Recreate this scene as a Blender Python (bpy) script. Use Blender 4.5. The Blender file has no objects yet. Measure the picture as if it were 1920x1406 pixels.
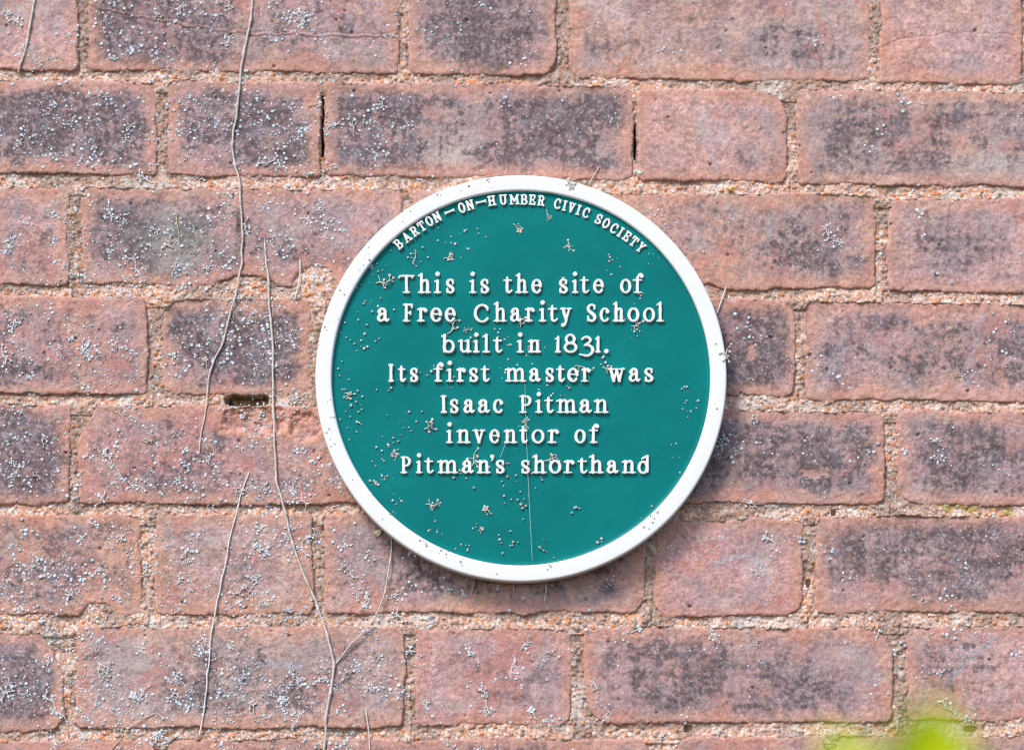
import bpy, math, random
import numpy as np
from mathutils import Vector, Matrix

# ------------------------------------------------------------------ camera, sky, sun, exposure
SC = bpy.context.scene
COL = SC.collection
DIST, PITCH, WIDTH = 1.9, math.radians(9.0), 0.696      # metres, camera looks up at the wall
PW, PH = 1920.0, 1406.0
LENS = 36.0 * DIST / WIDTH
PX = WIDTH / PW                                          # size of one photo pixel on the wall, metres

cam_d = bpy.data.cameras.new('camera')
cam = bpy.data.objects.new('camera', cam_d)
COL.objects.link(cam)
cam_d.lens, cam_d.sensor_width, cam_d.sensor_fit = LENS, 36.0, 'HORIZONTAL'
cam_d.clip_start, cam_d.clip_end = 0.01, 200.0
CAM = np.array([0.0, -DIST * math.cos(PITCH), -DIST * math.sin(PITCH)])
cam.location = CAM
cam.rotation_euler = (math.radians(90) + PITCH, 0, 0)
cam_d.dof.use_dof = True
cam_d.dof.focus_distance = DIST - 0.008
cam_d.dof.aperture_fstop = 3.2
SC.camera = cam

SUN = Vector((-0.46, -0.70, 0.86)).normalized()          # towards the sun
world = bpy.data.worlds.new('World')
SC.world = world
world.use_nodes = True
nt = world.node_tree
sky = nt.nodes.new('ShaderNodeTexSky')
sky.sky_type = 'NISHITA'
sky.sun_disc = False
sky.sun_elevation = math.asin(SUN.z)
sky.sun_rotation = math.atan2(SUN.x, SUN.y)
nt.links.new(sky.outputs[0], nt.nodes['Background'].inputs[0])
nt.nodes['Background'].inputs[1].default_value = 0.145
sun_d = bpy.data.lights.new('sun', 'SUN')
sun_d.energy, sun_d.angle, sun_d.color = 2.1, math.radians(16), (1.0, 0.955, 0.90)
sun = bpy.data.objects.new('sun', sun_d)
COL.objects.link(sun)
sun.rotation_euler = SUN.to_track_quat('Z', 'Y').to_euler()
SC.view_settings.view_transform = 'Standard'
SC.view_settings.look = 'None'
SC.view_settings.exposure = 0.78
SC.view_settings.gamma = 1.0
SC.view_settings.use_curve_mapping = False
SC.cycles.max_bounces = 6
SC.cycles.filter_width = 1.1

# ------------------------------------------------------------------ helpers
SP, CP = math.sin(PITCH), math.cos(PITCH)


def wall_point(u, v, h=0.0):
    """Where on the plane parallel to the wall, h pixels proud of it, the point (u, v) of a measured drawing lies (metres)."""
    u = np.asarray(u, float); v = np.asarray(v, float)
    dx = (u - PW / 2) / PW * 36.0 / LENS
    dy = -(v - PH / 2) / PW * 36.0 / LENS
    X, Y, Z = dx, CP - dy * SP, SP + dy * CP
    t = (-h * PX - CAM[1]) / Y
    return np.stack([CAM[0] + t * X, np.full_like(X * 1.0, -h * PX), CAM[2] + t * Z], -1)


def proud(u, v, z, ref=0.0):
    """wall_point at height ref, then pushed straight out of the wall to height z (pixels)."""
    P = wall_point(u, v, ref)
    P[..., 1] = -np.asarray(z) * PX
    return P


def link(o, parent=None):
    COL.objects.link(o)
    if parent is not None:
        o.parent = parent
    return o


def tag(o, label=None, cat=None, group=None, kind=None):
    for k, x in (('label', label), ('category', cat), ('group', group), ('kind', kind)):
        if x:
            o[k] = x
    return o


def empty(name, loc=(0, 0, 0)):
    o = bpy.data.objects.new(name, None)
    o.location = loc
    o.empty_display_size = 0.02
    return link(o)


def np_mesh(name, co, faces, smooth=True, attrs=None):
    """faces: (n,3) or (n,4) int array."""
    me = bpy.data.meshes.new(name)
    co = np.ascontiguousarray(co, np.float32); faces = np.ascontiguousarray(faces, np.int32)
    n, k = faces.shape
    me.vertices.add(len(co)); me.vertices.foreach_set('co', co.ravel())
    me.loops.add(n * k); me.loops.foreach_set('vertex_index', faces.ravel())
    me.polygons.add(n)
    me.polygons.foreach_set('loop_start', np.arange(0, n * k, k, dtype=np.int32))
    me.polygons.foreach_set('use_smooth', np.full(n, smooth))
    me.update(calc_edges=True)
    for key, arr in (attrs or {}).items():
        if arr.ndim == 2:
            a = me.attributes.new(key, 'FLOAT_COLOR', 'POINT')
            a.data.foreach_set('color', np.concatenate([arr, np.ones((len(arr), 1))], 1).astype(np.float32).ravel())
        else:
            a = me.attributes.new(key, 'FLOAT', 'POINT')
            a.data.foreach_set('value', arr.astype(np.float32))
    return me


def mesh_obj(name, me, mat, parent=None):
    o = bpy.data.objects.new(name, me)
    me.materials.append(mat)
    return link(o, parent)


def _hash(ix, iy, seed):
    h = (ix.astype(np.int64) * 374761393 + iy.astype(np.int64) * 668265263 + seed * 1274126177) & 0xFFFFFFFF
    h = ((h ^ (h >> 13)) * 1274126177) & 0xFFFFFFFF
    h = ((h ^ (h >> 16)) * 2246822519) & 0xFFFFFFFF
    return ((h ^ (h >> 15)) & 0xFFFFFF) / float(0xFFFFFF)


def vnoise(x, y, seed):
    ix, iy = np.floor(x), np.floor(y)
    fx, fy = x - ix, y - iy
    fx = fx * fx * (3 - 2 * fx); fy = fy * fy * (3 - 2 * fy)
    a, b = _hash(ix, iy, seed), _hash(ix + 1, iy, seed)
    c, d = _hash(ix, iy + 1, seed), _hash(ix + 1, iy + 1, seed)
    return (a + (b - a) * fx) * (1 - fy) + (c + (d - c) * fx) * fy


def fbm(x, y, size, seed, octaves=4, gain=0.55):
    s, amp, tot = 0.0, 1.0, 0.0
    ca, sa = math.cos(0.6), math.sin(0.6)
    for k in range(octaves):
        f = 2.03 ** k / size
        xx, yy = (x * ca - y * sa), (x * sa + y * ca)
        s = s + amp * vnoise(xx * f + 17.3 * k, yy * f + 9.1 * k, seed + k * 13)
        tot += amp; amp *= gain
        ca, sa = ca * 0.8 - sa * 0.6, ca * 0.6 + sa * 0.8
    return s / tot


def worley(x, y, size, seed):
    """nearest feature point: (distance / size, cell hash)."""
    gx, gy = x / size, y / size
    ix, iy = np.floor(gx), np.floor(gy)
    best = np.full(x.shape, 9.0); ident = np.zeros(x.shape)
    for ax in (-1, 0, 1):
        for ay in (-1, 0, 1):
            cx, cy = ix + ax, iy + ay
            px = cx + 0.12 + 0.76 * _hash(cx, cy, seed); py = cy + 0.12 + 0.76 * _hash(cx, cy, seed + 7)
            d = np.hypot(gx - px, gy - py)
            m = d < best
            best = np.where(m, d, best); ident = np.where(m, _hash(cx, cy, seed + 31), ident)
    return best, ident


def sstep(a, b, x):
    t = np.clip((x - a) / (b - a), 0, 1)
    return t * t * (3 - 2 * t)


def mixc(c, target, m):
    return c * (1 - m[..., None]) + np.asarray(target) * m[..., None]


def grid_faces(keep):
    """keep: (r-1, c-1) cell mask. Returns quads in full-grid indices and the used-vertex compaction."""
    r, c = keep.shape[0] + 1, keep.shape[1] + 1
    idx = np.arange(r * c).reshape(r, c)
    q = np.stack([idx[:-1, :-1], idx[1:, :-1], idx[1:, 1:], idx[:-1, 1:]], -1)[keep]
    used = np.unique(q)
    remap = np.full(r * c, -1, np.int64); remap[used] = np.arange(len(used))
    return remap[q], used


# ------------------------------------------------------------------ materials
def material(name):
    m = bpy.data.materials.new(name)
    m.use_nodes = True
    n = m.node_tree
    b = n.nodes['Principled BSDF']
    return m, n, b


def noise_node(n, scale, detail=4, rough=0.6):
    t = n.nodes.new('ShaderNodeTexNoise')
    t.inputs['Scale'].default_value = scale
    t.inputs['Detail'].default_value = detail
    t.inputs['Roughness'].default_value = rough
    tc = n.nodes.get('Texture Coordinate') or n.nodes.new('ShaderNodeTexCoord')
    n.links.new(tc.outputs['Object'], t.inputs['Vector'])
    return t


def ramp(n, src, stops):
    r = n.nodes.new('ShaderNodeValToRGB')
    while len(r.color_ramp.elements) < len(stops):
        r.color_ramp.elements.new(0.5)
    for e, (p, c) in zip(r.color_ramp.elements, stops):
        e.position = p
        e.color = (*c, 1) if len(c) == 3 else c
    n.links.new(src, r.inputs[0])
    return r.outputs[0]


def mix(n, fac, a, b, mode='MIX'):
    x = n.nodes.new('ShaderNodeMix')
    x.data_type, x.blend_type = 'RGBA', mode
    for sock, val in ((x.inputs[0], fac), (x.inputs[6], a), (x.inputs[7], b)):
        if hasattr(val, 'links') or isinstance(val, bpy.types.NodeSocket):
            n.links.new(val, sock)
        else:
            sock.default_value = val if not isinstance(val, tuple) or len(val) == 4 else (*val, 1)
    return x.outputs[2]


def bump(n, b, height, strength, dist):
    k = n.nodes.new('ShaderNodeBump')
    k.inputs['Strength'].default_value = strength
    k.inputs['Distance'].default_value = dist
    n.links.new(height, k.inputs['Height'])
    n.links.new(k.outputs[0], b.inputs['Normal'])


def attr_material(name, fine_px, contrast, rough, bump_px, bump_strength):
    m, n, b = material(name)
    a = n.nodes.new('ShaderNodeAttribute'); a.attribute_name = 'albedo'
    t = noise_node(n, 1 / (fine_px * PX), 3, 0.65)
    lo, hi = 1 - contrast, 1 + contrast
    v = ramp(n, t.outputs['Fac'], [(0.28, (lo,) * 3), (0.72, (hi,) * 3)])
    n.links.new(mix(n, 1.0, a.outputs['Color'], v, 'MULTIPLY'), b.inputs['Base Color'])
    b.inputs['Roughness'].default_value = rough
    b.inputs['Specular IOR Level'].default_value = 0.25
    t2 = noise_node(n, 1 / (bump_px * PX), 4, 0.7)
    bump(n, b, t2.outputs['Fac'], bump_strength, 2.2 * PX)
    return m


M_BRICK = attr_material('brick', 3.2, 0.22, 0.9, 5.0, 0.6)
M_MORTAR = attr_material('mortar', 2.6, 0.25, 0.95, 4.0, 0.8)
M_PAD = attr_material('tendril_pad', 3.0, 0.15, 0.8, 3.0, 0.3)


def paint(name, col, var, rough, spec=0.4):
    m, n, b = material(name)
    t = noise_node(n, 22, 5, 0.6)
    c = ramp(n, t.outputs['Fac'], [(0.3, tuple(x * (1 - var) for x in col)), (0.7, tuple(min(1, x * (1 + var)) for x in col))])
    n.links.new(c, b.inputs['Base Color'])
    b.inputs['Roughness'].default_value = rough
    b.inputs['Specular IOR Level'].default_value = spec
    t2 = noise_node(n, 120, 3, 0.5)
    bump(n, b, t2.outputs['Fac'], 0.25, 2.0 * PX)
    return m, n, b, c


M_GREEN, *_ = paint('green_paint', (0.0002, 0.156, 0.152), 0.10, 0.40, 0.09)
M_LETTER, *_ = paint('white_letter_paint', (0.72, 0.712, 0.685), 0.04, 0.45)
M_RIM, _n, _b, _c = paint('white_rim_paint', (0.715, 0.712, 0.705), 0.02, 0.45)
# olive grime where the cast edge turns towards the wall
_a = _n.nodes.new('ShaderNodeAttribute'); _a.attribute_name = 'grime'
_t = noise_node(_n, 260, 5, 0.7)
_d = noise_node(_n, 520, 5, 0.75)
_c = mix(_n, ramp(_n, _d.outputs['Fac'], [(0.60, (0,) * 3), (0.72, (0.30,) * 3)]), _c, (0.34, 0.33, 0.30))
_g = _n.nodes.new('ShaderNodeMath'); _g.operation = 'MULTIPLY'
_n.links.new(_a.outputs['Fac'], _g.inputs[0])
_r = ramp(_n, _t.outputs['Fac'], [(0.36, (0.25,) * 3), (0.58, (1,) * 3)])
_n.links.new(_r, _g.inputs[1])
_n.links.new(mix(_n, _g.outputs[0], _c, (0.52, 0.47, 0.28)), _b.inputs['Base Color'])


def stem_material(name, a, b_, fine=6.0):
    m, n, b = material(name)
    t = noise_node(n, 1 / (fine * PX), 4, 0.7)
    n.links.new(ramp(n, t.outputs['Fac'], [(0.3, a), (0.7, b_)]), b.inputs['Base Color'])
    b.inputs['Roughness'].default_value = 0.8
    bump(n, b, t.outputs['Fac'], 0.5, 1.5 * PX)
    return m


M_STEM = stem_material('dry_stem_bark', (0.36, 0.29, 0.255), (0.74, 0.65, 0.60))
M_PALE = stem_material('bleached_stem_bark', (0.46, 0.42, 0.39), (0.78, 0.74, 0.71))
M_STRAW = stem_material('straw', (0.36, 0.27, 0.16), (0.62, 0.52, 0.38))
M_TENDRIL = stem_material('dry_tendril', (0.46, 0.47, 0.48), (0.76, 0.79, 0.80), 14)
M_TENDRIL_TAN = stem_material('tan_tendril', (0.36, 0.29, 0.26), (0.70, 0.62, 0.58), 14)
M_WEB = stem_material('spider_silk', (0.45, 0.55, 0.55), (0.6, 0.7, 0.7))
M_FLAKE = stem_material('dry_leaf_flake', (0.40, 0.30, 0.16), (0.72, 0.62, 0.45), 10)
M_YELLOW = stem_material('yellow_leaf_flake', (0.45, 0.33, 0.02), (0.62, 0.50, 0.08), 10)
M_LEAF, _n, _b = material('fresh_leaf')
_t = noise_node(_n, 60, 4, 0.6)
_n.links.new(ramp(_n, _t.outputs['Fac'], [(0.3, (0.58, 0.70, 0.001)), (0.7, (0.68, 0.78, 0.003))]), _b.inputs['Base Color'])
_b.inputs['Roughness'].default_value = 0.5
_tr = _n.nodes.new('ShaderNodeBsdfTranslucent'); _tr.inputs[0].default_value = (0.55, 0.75, 0.01, 1)
_mx = _n.nodes.new('ShaderNodeMixShader'); _mx.inputs[0].default_value = 0.25
_n.links.new(_b.outputs[0], _mx.inputs[1]); _n.links.new(_tr.outputs[0], _mx.inputs[2])
_n.links.new(_mx.outputs[0], _n.nodes['Material Output'].inputs[0])

# ------------------------------------------------------------------ the brick wall
T = {'P': (0.490, 0.296, 0.278), 'O': (0.480, 0.278, 0.220), 'R': (0.450, 0.238, 0.216),
     'M': (0.425, 0.262, 0.252), 'T': (0.455, 0.306, 0.272), 'D': (0.375, 0.228, 0.224)}
ORANGE = np.array((0.50, 0.255, 0.180)); SOOT = np.array((0.080, 0.061, 0.067)); BLUE = np.array((0.25, 0.26, 0.30)); VEIL = np.array((0.245, 0.180, 0.190))
PALE = np.array((0.47, 0.41, 0.38)); OCHRE = np.array((0.46, 0.30, 0.20))
SLOPE = {-2: .011, -1: .011, 0: .011, 1: .011, 2: .009, 3: .007, 4: .004, 5: 0., 6: -.004, 7: -.005, 8: -.005, 9: -.005}
NO = {}
# course, x0, x1, top, bottom, tint, soot blobs (cx, cy, rx, ry, strength), extras
B = [
 (0, -140, 145, -55, 131, 'P', [(.3, .4, .3, .4, .35)], NO),
 (0, 168, 747, -55, 134, 'M', [(.2, .55, .22, .45, .95), (.55, .45, .35, .4, .5), (.8, .3, .2, .3, .35)], dict(crack=[(160, 5), (260, 32), (330, 44), (440, 60), (560, 66), (660, 72), (760, 62)])),
 (0, 765, 1043, -55, 140, 'M', [(.5, .55, .36, .40, 1.0)], dict(rad=(14, 14, 40, 18))),
 (0, 1066, 1632, -55, 151, 'T', [(.25, .75, .3, .25, .4), (.72, .72, .22, .25, .45), (.55, .4, .3, .4, .3)], dict(rad=(14, 14, 14, 36))),
 (0, 1648, 1918, -55, 158, 'P', [(.15, .2, .15, .25, .4)], dict(crack=[(1650, 88), (1700, 72), (1790, 60), (1900, 66)], groove=1)),
 (1, -290, 294, 150, 326, 'M', [(.66, .40, .34, .40, 1.1), (.85, .55, .2, .4, .8), (.6, .8, .3, .3, .9)], dict(ragged=1)),
 (1, 312, 602, 152, 330, 'M', [(.30, .4, .25, .36, .85), (.66, .58, .30, .40, 1.05)], NO),
 (1, 608, 1187, 157, 332, 'M', [(.15, .45, .22, .50, .95), (.45, .35, .22, .30, .6), (.80, .36, .22, .32, 1.05), (.72, .78, .24, .2, .85)], dict(bloom=(.4, .66, .14, .25), ragged=1)),
 (1, 1195, 1475, 167, 340, 'P', [(.78, .8, .14, .22, .45)], dict(rad=(14, 50, 14, 14))),
 (1, 1495, 2080, 170, 350, 'T', [(.24, .32, .17, .24, .85), (.28, .75, .2, .2, .8), (.6, .45, .3, .4, .55)], dict(bloom=(.66, .8, .2, .2))),
 (2, -160, 128, 350, 532, 'P', [(.78, .45, .22, .5, .45), (.9, .8, .15, .2, .4)], NO),
 (2, 153, 755, 353, 536, 'M', [(.13, .40, .16, .36, .9), (.33, .55, .18, .45, .65), (.7, .5, .3, .35, .5)], dict(bloom=(.3, .55, .1, .4), greenish=(.28, .55, .16, .45), chips=[(462, 540, 60, 22), (590, 545, 42, 48)])),
 (2, 775, 1050, 360, 538, 'P', [(.5, .5, .3, .3, .4)], NO),
 (2, 1072, 1643, 363, 541, 'O', [(.83, .5, .18, .42, .75), (.5, .35, .2, .3, .35), (.68, .3, .12, .25, .4)], dict(chips=[(1300, 548, 60, 16)])),
 (2, 1665, 1945, 372, 548, 'P', [(.45, .42, .36, .34, .55)], NO),
 (3, -310, 275, 554, 738, 'R', [(.64, .30, .30, .34, .5), (.58, .8, .12, .2, .85), (.85, .5, .2, .4, .5)], NO),
 (3, 301, 584, 560, 740, 'M', [(.35, .38, .34, .30, 1.05), (.74, .34, .22, .28, 1.0), (.6, .74, .34, .24, .95)], dict(rad=(40, 14, 14, 26), ragged=1)),
 (3, 606, 1185, 560, 744, 'M', [(.5, .5, .4, .4, .5)], NO),
 (3, 1205, 1490, 562, 743, 'D', [(.70, .45, .4, .5, 1.15)], dict(patch=[(1410, 660, 16, 24, 'O')], rad=(14, 34, 14, 14))),
 (3, 1510, 2090, 567, 752, 'M', [(.25, .5, .25, .38, .65), (.62, .45, .3, .36, .65), (.3, .8, .2, .2, .5)], dict(patch=[(1878, 715, 18, 22, 'O')])),
 (4, -150, 132, 757, 945, 'D', [(.64, .42, .42, .48, 1.0), (.6, .8, .3, .3, .8)], NO),
 (4, 147, 755, 761, 945, 'R', [(.30, .55, .24, .38, .55), (.55, .8, .3, .25, .4), (.9, .7, .15, .3, .4)], dict(cut=[(140, 832, 182, 760)], dents=[(482, 788, 66, 36, 9), (572, 800, 34, 30, 7)])),
 (4, 775, 1050, 764, 946, 'M', [(.5, .5, .3, .3, .5)], NO),
 (4, 1075, 1657, 768, 944, 'D', [(.62, .45, .3, .42, .95), (.85, .5, .18, .4, .8), (.5, .7, .35, .3, .9)], dict(patch=[(1527, 885, 34, 13, 'O')], rad=(14, 26, 14, 14))),
 (4, 1683, 1960, 771, 948, 'M', [(.48, .52, .36, .36, .9), (.75, .7, .3, .25, .6)], dict(rad=(14, 14, 14, 40))),
 (5, -320, 266, 965, 1153, 'O', [(.62, .45, .2, .4, .55), (.9, .35, .12, .3, .4)], dict(chips=[(183, 1158, 34, 27)])),
 (5, 290, 587, 964, 1152, 'T', [(.4, .62, .3, .22, .35), (.2, .3, .15, .2, .2)], NO),
 (5, 610, 1208, 964, 1150, 'M', [(.48, .36, .42, .46, .65), (.8, .4, .2, .4, .55)], dict(rad=(14, 14, 44, 14))),
 (5, 1228, 1508, 972, 1154, 'R', [(.32, .35, .22, .3, .35), (.6, .7, .2, .2, .2)], dict(rad=(14, 14, 44, 30), pinkish=1)),
 (5, 1530, 2110, 966, 1148, 'M', [(.32, .40, .28, .32, .95), (.66, .36, .32, .32, .95), (.5, .65, .3, .25, .7)], NO),
 (6, -160, 122, 1184, 1371, 'M', [(.64, .50, .32, .40, 1.0)], dict(cut=[(74, 1180, 126, 1275)], rad=(14, 44, 36, 14))),
 (6, 143, 757, 1173, 1365, 'T', [(.42, .52, .18, .36, .65), (.76, .55, .24, .32, .55), (.12, .5, .12, .3, .25)], NO),
 (6, 779, 1072, 1177, 1358, 'R', [(.6, .5, .34, .34, .3)], dict(pinkish=1, rad=(14, 14, 30, 14))),
 (6, 1096, 1673, 1174, 1354, 'M', [(.30, .52, .24, .40, .85), (.66, .62, .22, .30, .80), (.5, .3, .3, .3, .4)], dict(rad=(14, 66, 14, 56))),
 (6, 1700, 1980, 1172, 1350, 'P', [(.28, .42, .28, .30, .65)], NO),
 (7, -300, 288, 1388, 1575, 'R', [(.5, .5, .3, .3, .5)], dict(pinkish=1)),
 (7, 312, 592, 1383, 1572, 'O', [(.8, .3, .3, .3, .5)], NO),
 (7, 612, 1216, 1384, 1568, 'D', [(.3, .3, .4, .4, .7)], dict(rad=(14, 30, 14, 14))),
 (7, 1262, 1545, 1381, 1562, 'R', [(.6, .6, .3, .3, .4)], dict(rad=(30, 14, 14, 14))),
 (7, 1566, 1766, 1378, 1560, 'T', [(.5, .6, .3, .3, .4)], NO),
 (7, 1786, 2330, 1376, 1556, 'M', [(.2, .3, .3, .4, .6)], NO),
]
rng = random.Random(5)
known = {}
for b in B:
    known.setdefault(b[0], []).append((b[1], b[2]))
tops = {-2: (-468, -284), -1: (-262, -78), 8: (1594, 1778), 9: (1800, 1984)}
for b in list(B):
    tops.setdefault(b[0], (b[3], b[4]))
for c in range(-2, 10):
    t, bt = tops[c]
    blobs = lambda: [(rng.uniform(.2, .8), rng.uniform(.3, .7), rng.uniform(.2, .4), rng.uniform(.3, .5), rng.uniform(.3, 1))]
    lo = min([k[0] for k in known.get(c, [(-150 - 150 * (c % 2), 0)])])
    hi = max([k[1] for k in known.get(c, [(0, lo)])])
    x, big = lo - 22, c not in known or (known[c][0][1] - known[c][0][0]) < 400
    while x > -900:
        w = 580 if big else 282
        B.append((c, x - w, x, t, bt, rng.choice('PMMRTD'), blobs(), NO)); x -= w + 22; big = not big
    x, big = hi + 22, c not in known or (known[c][-1][1] - known[c][-1][0]) < 400
    while x < 2700:
        w = 580 if big else 282
        B.append((c, x, x + w, t, bt, rng.choice('PMMRTD'), blobs(), NO)); x += w + 22; big = not big


def brick_sdf(b, U, V, seed):
    """signed distance (pixels, negative inside) to the worn outline of a brick, and coordinates 0..1 on it."""
    c, x0, x1, t, bt, *_r, ex = b
    xc = (x0 + x1) / 2
    Vs = V - SLOPE[c] * (U - xc)
    wob = (fbm(U, V, 70, seed, 2) - .5) * 9 + (fbm(U, V, 16, seed + 3, 2) - .5) * 5 + (fbm(U, V, 6.5, seed + 4, 2) - .5) * 3.5
    rad = ex.get('rad', tuple(6 + 11 * _hash(np.array([seed]), np.array([k]), 3)[0] for k in range(4)))
    yc = (t + bt) / 2
    left, up = U < xc, Vs < yc
    r = np.where(up, np.where(left, rad[0], rad[1]), np.where(left, rad[3], rad[2]))
    qx = np.abs(U - xc) - (x1 - x0) / 2 + r
    qy = np.abs(Vs - yc) - (bt - t) / 2 + r
    d = np.hypot(np.maximum(qx, 0), np.maximum(qy, 0)) + np.minimum(np.maximum(qx, qy), 0) - r
    d = d + wob
    for (cx, cy, rx, ry) in ex.get('chips', []):
        e = (1 - np.hypot((U - cx) / rx, (V - cy) / ry)) * min(rx, ry) + (fbm(U, V, 14, seed + 5, 2) - .5) * 8
        d = np.maximum(d, e)
    for (ax, ay, bx, by) in ex.get('cut', []):            # a broken corner: the half plane left / above or right / above of a line
        nx, ny = (by - ay), -(bx - ax)
        ln = math.hypot(nx, ny); nx /= ln; ny /= ln
        sgn = 1 if (xc - ax) * nx + (yc - ay) * ny < 0 else -1
        e = sgn * ((U - ax) * nx + (V - ay) * ny) + (fbm(U, V, 18, seed + 6, 2) - .5) * 8
        d = np.maximum(d, e)
    return d, (U - x0) / (x1 - x0), (Vs - t) / (bt - t)


def poly_dist(U, V, pts):
    d = np.full(U.shape, 1e9)
    for (ax, ay), (bx, by) in zip(pts, pts[1:]):
        L2 = (bx - ax) ** 2 + (by - ay) ** 2
        s = np.clip(((U - ax) * (bx - ax) + (V - ay) * (by - ay)) / L2, 0, 1)
        d = np.minimum(d, np.hypot(U - ax - s * (bx - ax), V - ay - s * (by - ay)))
    return d


STREAKS = [([(1303, 222), (1322, 255), (1346, 322)], 5), ([(1846, 588), (1826, 650), (1812, 722)], 6), ([(1868, 1192), (1810, 1240), (1772, 1280)], 9), ([(1452, 398), (1436, 466)], 6),
           ([(1342, 1062), (1360, 1046), (1398, 1040), (1432, 1062), (1446, 1090)], 7), ([(1362, 370), (1370, 404)], 5), ([(1580, 640), (1570, 690), (1540, 704)], 8), ([(1178, 30), (1172, 90), (1160, 110)], 5),
           ([(32, 372), (22, 500)], 8), ([(840, 105), (930, 95)], 9), ([(1545, 265), (1560, 300)], 9), ([(70, 1230), (60, 1330)], 8), ([(440, 1290), (470, 1240), (560, 1250)], 12)]

# one raster of surface heights (2 px), used to seat the creeper on the wall
RX0, RY0, RS = -60, -60, 2.0
RAST = np.full((765, 1022), -12.0); DARKR = np.zeros((765, 1022))
JOINT = np.full((765, 1022), 99.0)

bco, bq, balb, nb = [], [], [], 0
for i, b in enumerate(B):
    c, x0, x1, t, bt, tint, blobs, ex = b
    seed = 100 + i * 17
    inside = x1 > -60 and x0 < 1980 and bt > -60 and t < 1470
    step = 1.5 if inside else 7.0
    if inside:
        us = np.arange(max(x0 - 12, -60 - 12), min(x1 + 12, 1992) + .1, step)
        vs = np.arange(max(t - 16, -60 - 12), min(bt + 16, 1480) + .1, step)
        us = np.round(us / 1.5) * 1.5; vs = np.round(vs / 1.5) * 1.5
        if x1 > 1992: us = np.append(us, np.arange(us[-1] + 7, x1 + 12, 7))
        if x0 < -72: us = np.concatenate([np.arange(x0 - 12, us[0] - 3, 7), us])
        if bt > 1480: vs = np.append(vs, np.arange(vs[-1] + 7, bt + 16, 7))
        if t < -72: vs = np.concatenate([np.arange(t - 16, vs[0] - 3, 7), vs])
    else:
        us = np.arange(x0 - 12, x1 + 12.1, step); vs = np.arange(t - 16, bt + 16.1, step)
    U, V = np.meshgrid(us, vs)
    d, a, e = brick_sdf(b, U, V, seed)
    # height
    r0 = rng.uniform(-2.5, 2.0)
    tx, ty = rng.uniform(-2.5, 2.5), rng.uniform(-2.5, 2.5)
    H = r0 + tx * (a - .5) + ty * (e - .5)
    H += (fbm(U, V, 110, seed + 20, 3) - .5) * 7 + (fbm(U, V, 22, seed + 21, 3) - .5) * 3.2 + (fbm(U, V, 6, seed + 22, 2) - .5) * 1.5
    er = 2.5 + 7 * fbm(U, V, 45, seed + 23, 2)
    q = np.clip((d + er) / er, 0, 1)
    H -= er * 0.55 * (1 - np.sqrt(np.clip(1 - q * q, 0, 1)))
    pitf, pid = worley(U, V, 26, seed + 24)
    pit = (pid > .95) * np.clip(1 - (pitf + (fbm(U, V, 6, seed + 25, 2) - .5) * .25) / .14, 0, 1)
    H -= pit * 4
    alb = np.ones(U.shape + (3,)) * np.asarray(T[tint])
    if ex.get('pinkish'):
        alb = alb * np.array((1.02, 1.12, 1.22))
    lowf, midf, fine, tiny = (fbm(U, V, 130, seed + 30, 3), fbm(U, V, 30, seed + 31, 3), fbm(U, V, 7, seed + 32, 2), fbm(U, V, 3.2, seed + 33, 1))
    alb = mixc(alb, ORANGE, sstep(.46, .76, lowf) * .55)
    alb = mixc(alb, (.38, .245, .245), sstep(.42, .75, fbm(U, V, 90, seed + 34, 4)) * .6)
    alb = mixc(alb, OCHRE, sstep(.55, .72, fbm(U, V, 45, seed + 35, 4)) * .35)
    alb *= (1 + (midf - .5) * .42 + (fine - .5) * .60 + (tiny - .5) * .42)[..., None]
    alb = mixc(alb, (.30, .255, .275), sstep(.50, .72, fbm(U, V, 75, seed + 37, 4, .6)) * .42)
    alb = mixc(alb, (.46, .19, .15), sstep(.58, .68, fbm(U, V, 52, seed + 38, 4, .6)) * .55)
    for pts_, wd_ in STREAKS:
        q_ = np.array(pts_)
        if q_[:, 0].max() < x0 or q_[:, 0].min() > x1 or q_[:, 1].max() < t or q_[:, 1].min() > bt or not inside:
            continue
        sd_ = poly_dist(U + (midf - .5) * 10, V, pts_)
        alb = mixc(alb, (.31, .34, .40), np.clip(1 - sd_ / wd_, 0, 1) * (.25 + .6 * fbm(U, V, 10, seed + 39, 2)))
    # light grey bloom, scratches
    bl = sstep(.56, .76, fbm(U, V, 48, seed + 36, 4)) * .35
    if 'bloom' in ex:
        cx, cy, rx, ry = ex['bloom']
        bl = np.maximum(bl, np.clip(1.2 - ((a - cx) / rx) ** 2 - ((e - cy) / ry) ** 2, 0, 1) * (.35 + .6 * midf))
    alb = mixc(alb, PALE, np.clip(bl, 0, .8))
    # soot from the kiln
    S = np.zeros(U.shape)
    for (cx, cy, rx, ry, st) in blobs:
        S = np.maximum(S, st * np.clip(1.22 - .62 * (np.abs((a - cx) / rx / 1.12) ** 2.2 + np.abs((e - cy) / ry / 1.12) ** 2.2), 0, 1))
    S *= sstep(-rng.uniform(0, 6), -rng.uniform(12, 42), d + (midf - .5) * 26)
    big = fbm(U, V, 46, seed + 40, 4, .6); grain = fbm(U, V, 8, seed + 41, 3, .7)
    streak = .5 * vnoise(U / 110 + seed, V / 9, seed + 42) + .5 * vnoise(U / 7, V / 70 + seed, seed + 46)
    alb = mixc(alb, VEIL, np.clip(S * 1.1 + (big - .5) * .8 + (grain - .5) * .5 - .18, 0, 1) * .62)
    w = .55 if ex.get('ragged') else .9
    wb, wg, ws = 1.1 + .9 * rng.random(), 1.2 + .9 * rng.random(), .35 + 1.1 * rng.random() ** 1.5
    flake_ = sstep(.60, .66, fbm(U, V, 38, seed + 47, 4, .6)) * rng.choice((.2, .5, .9))
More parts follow.
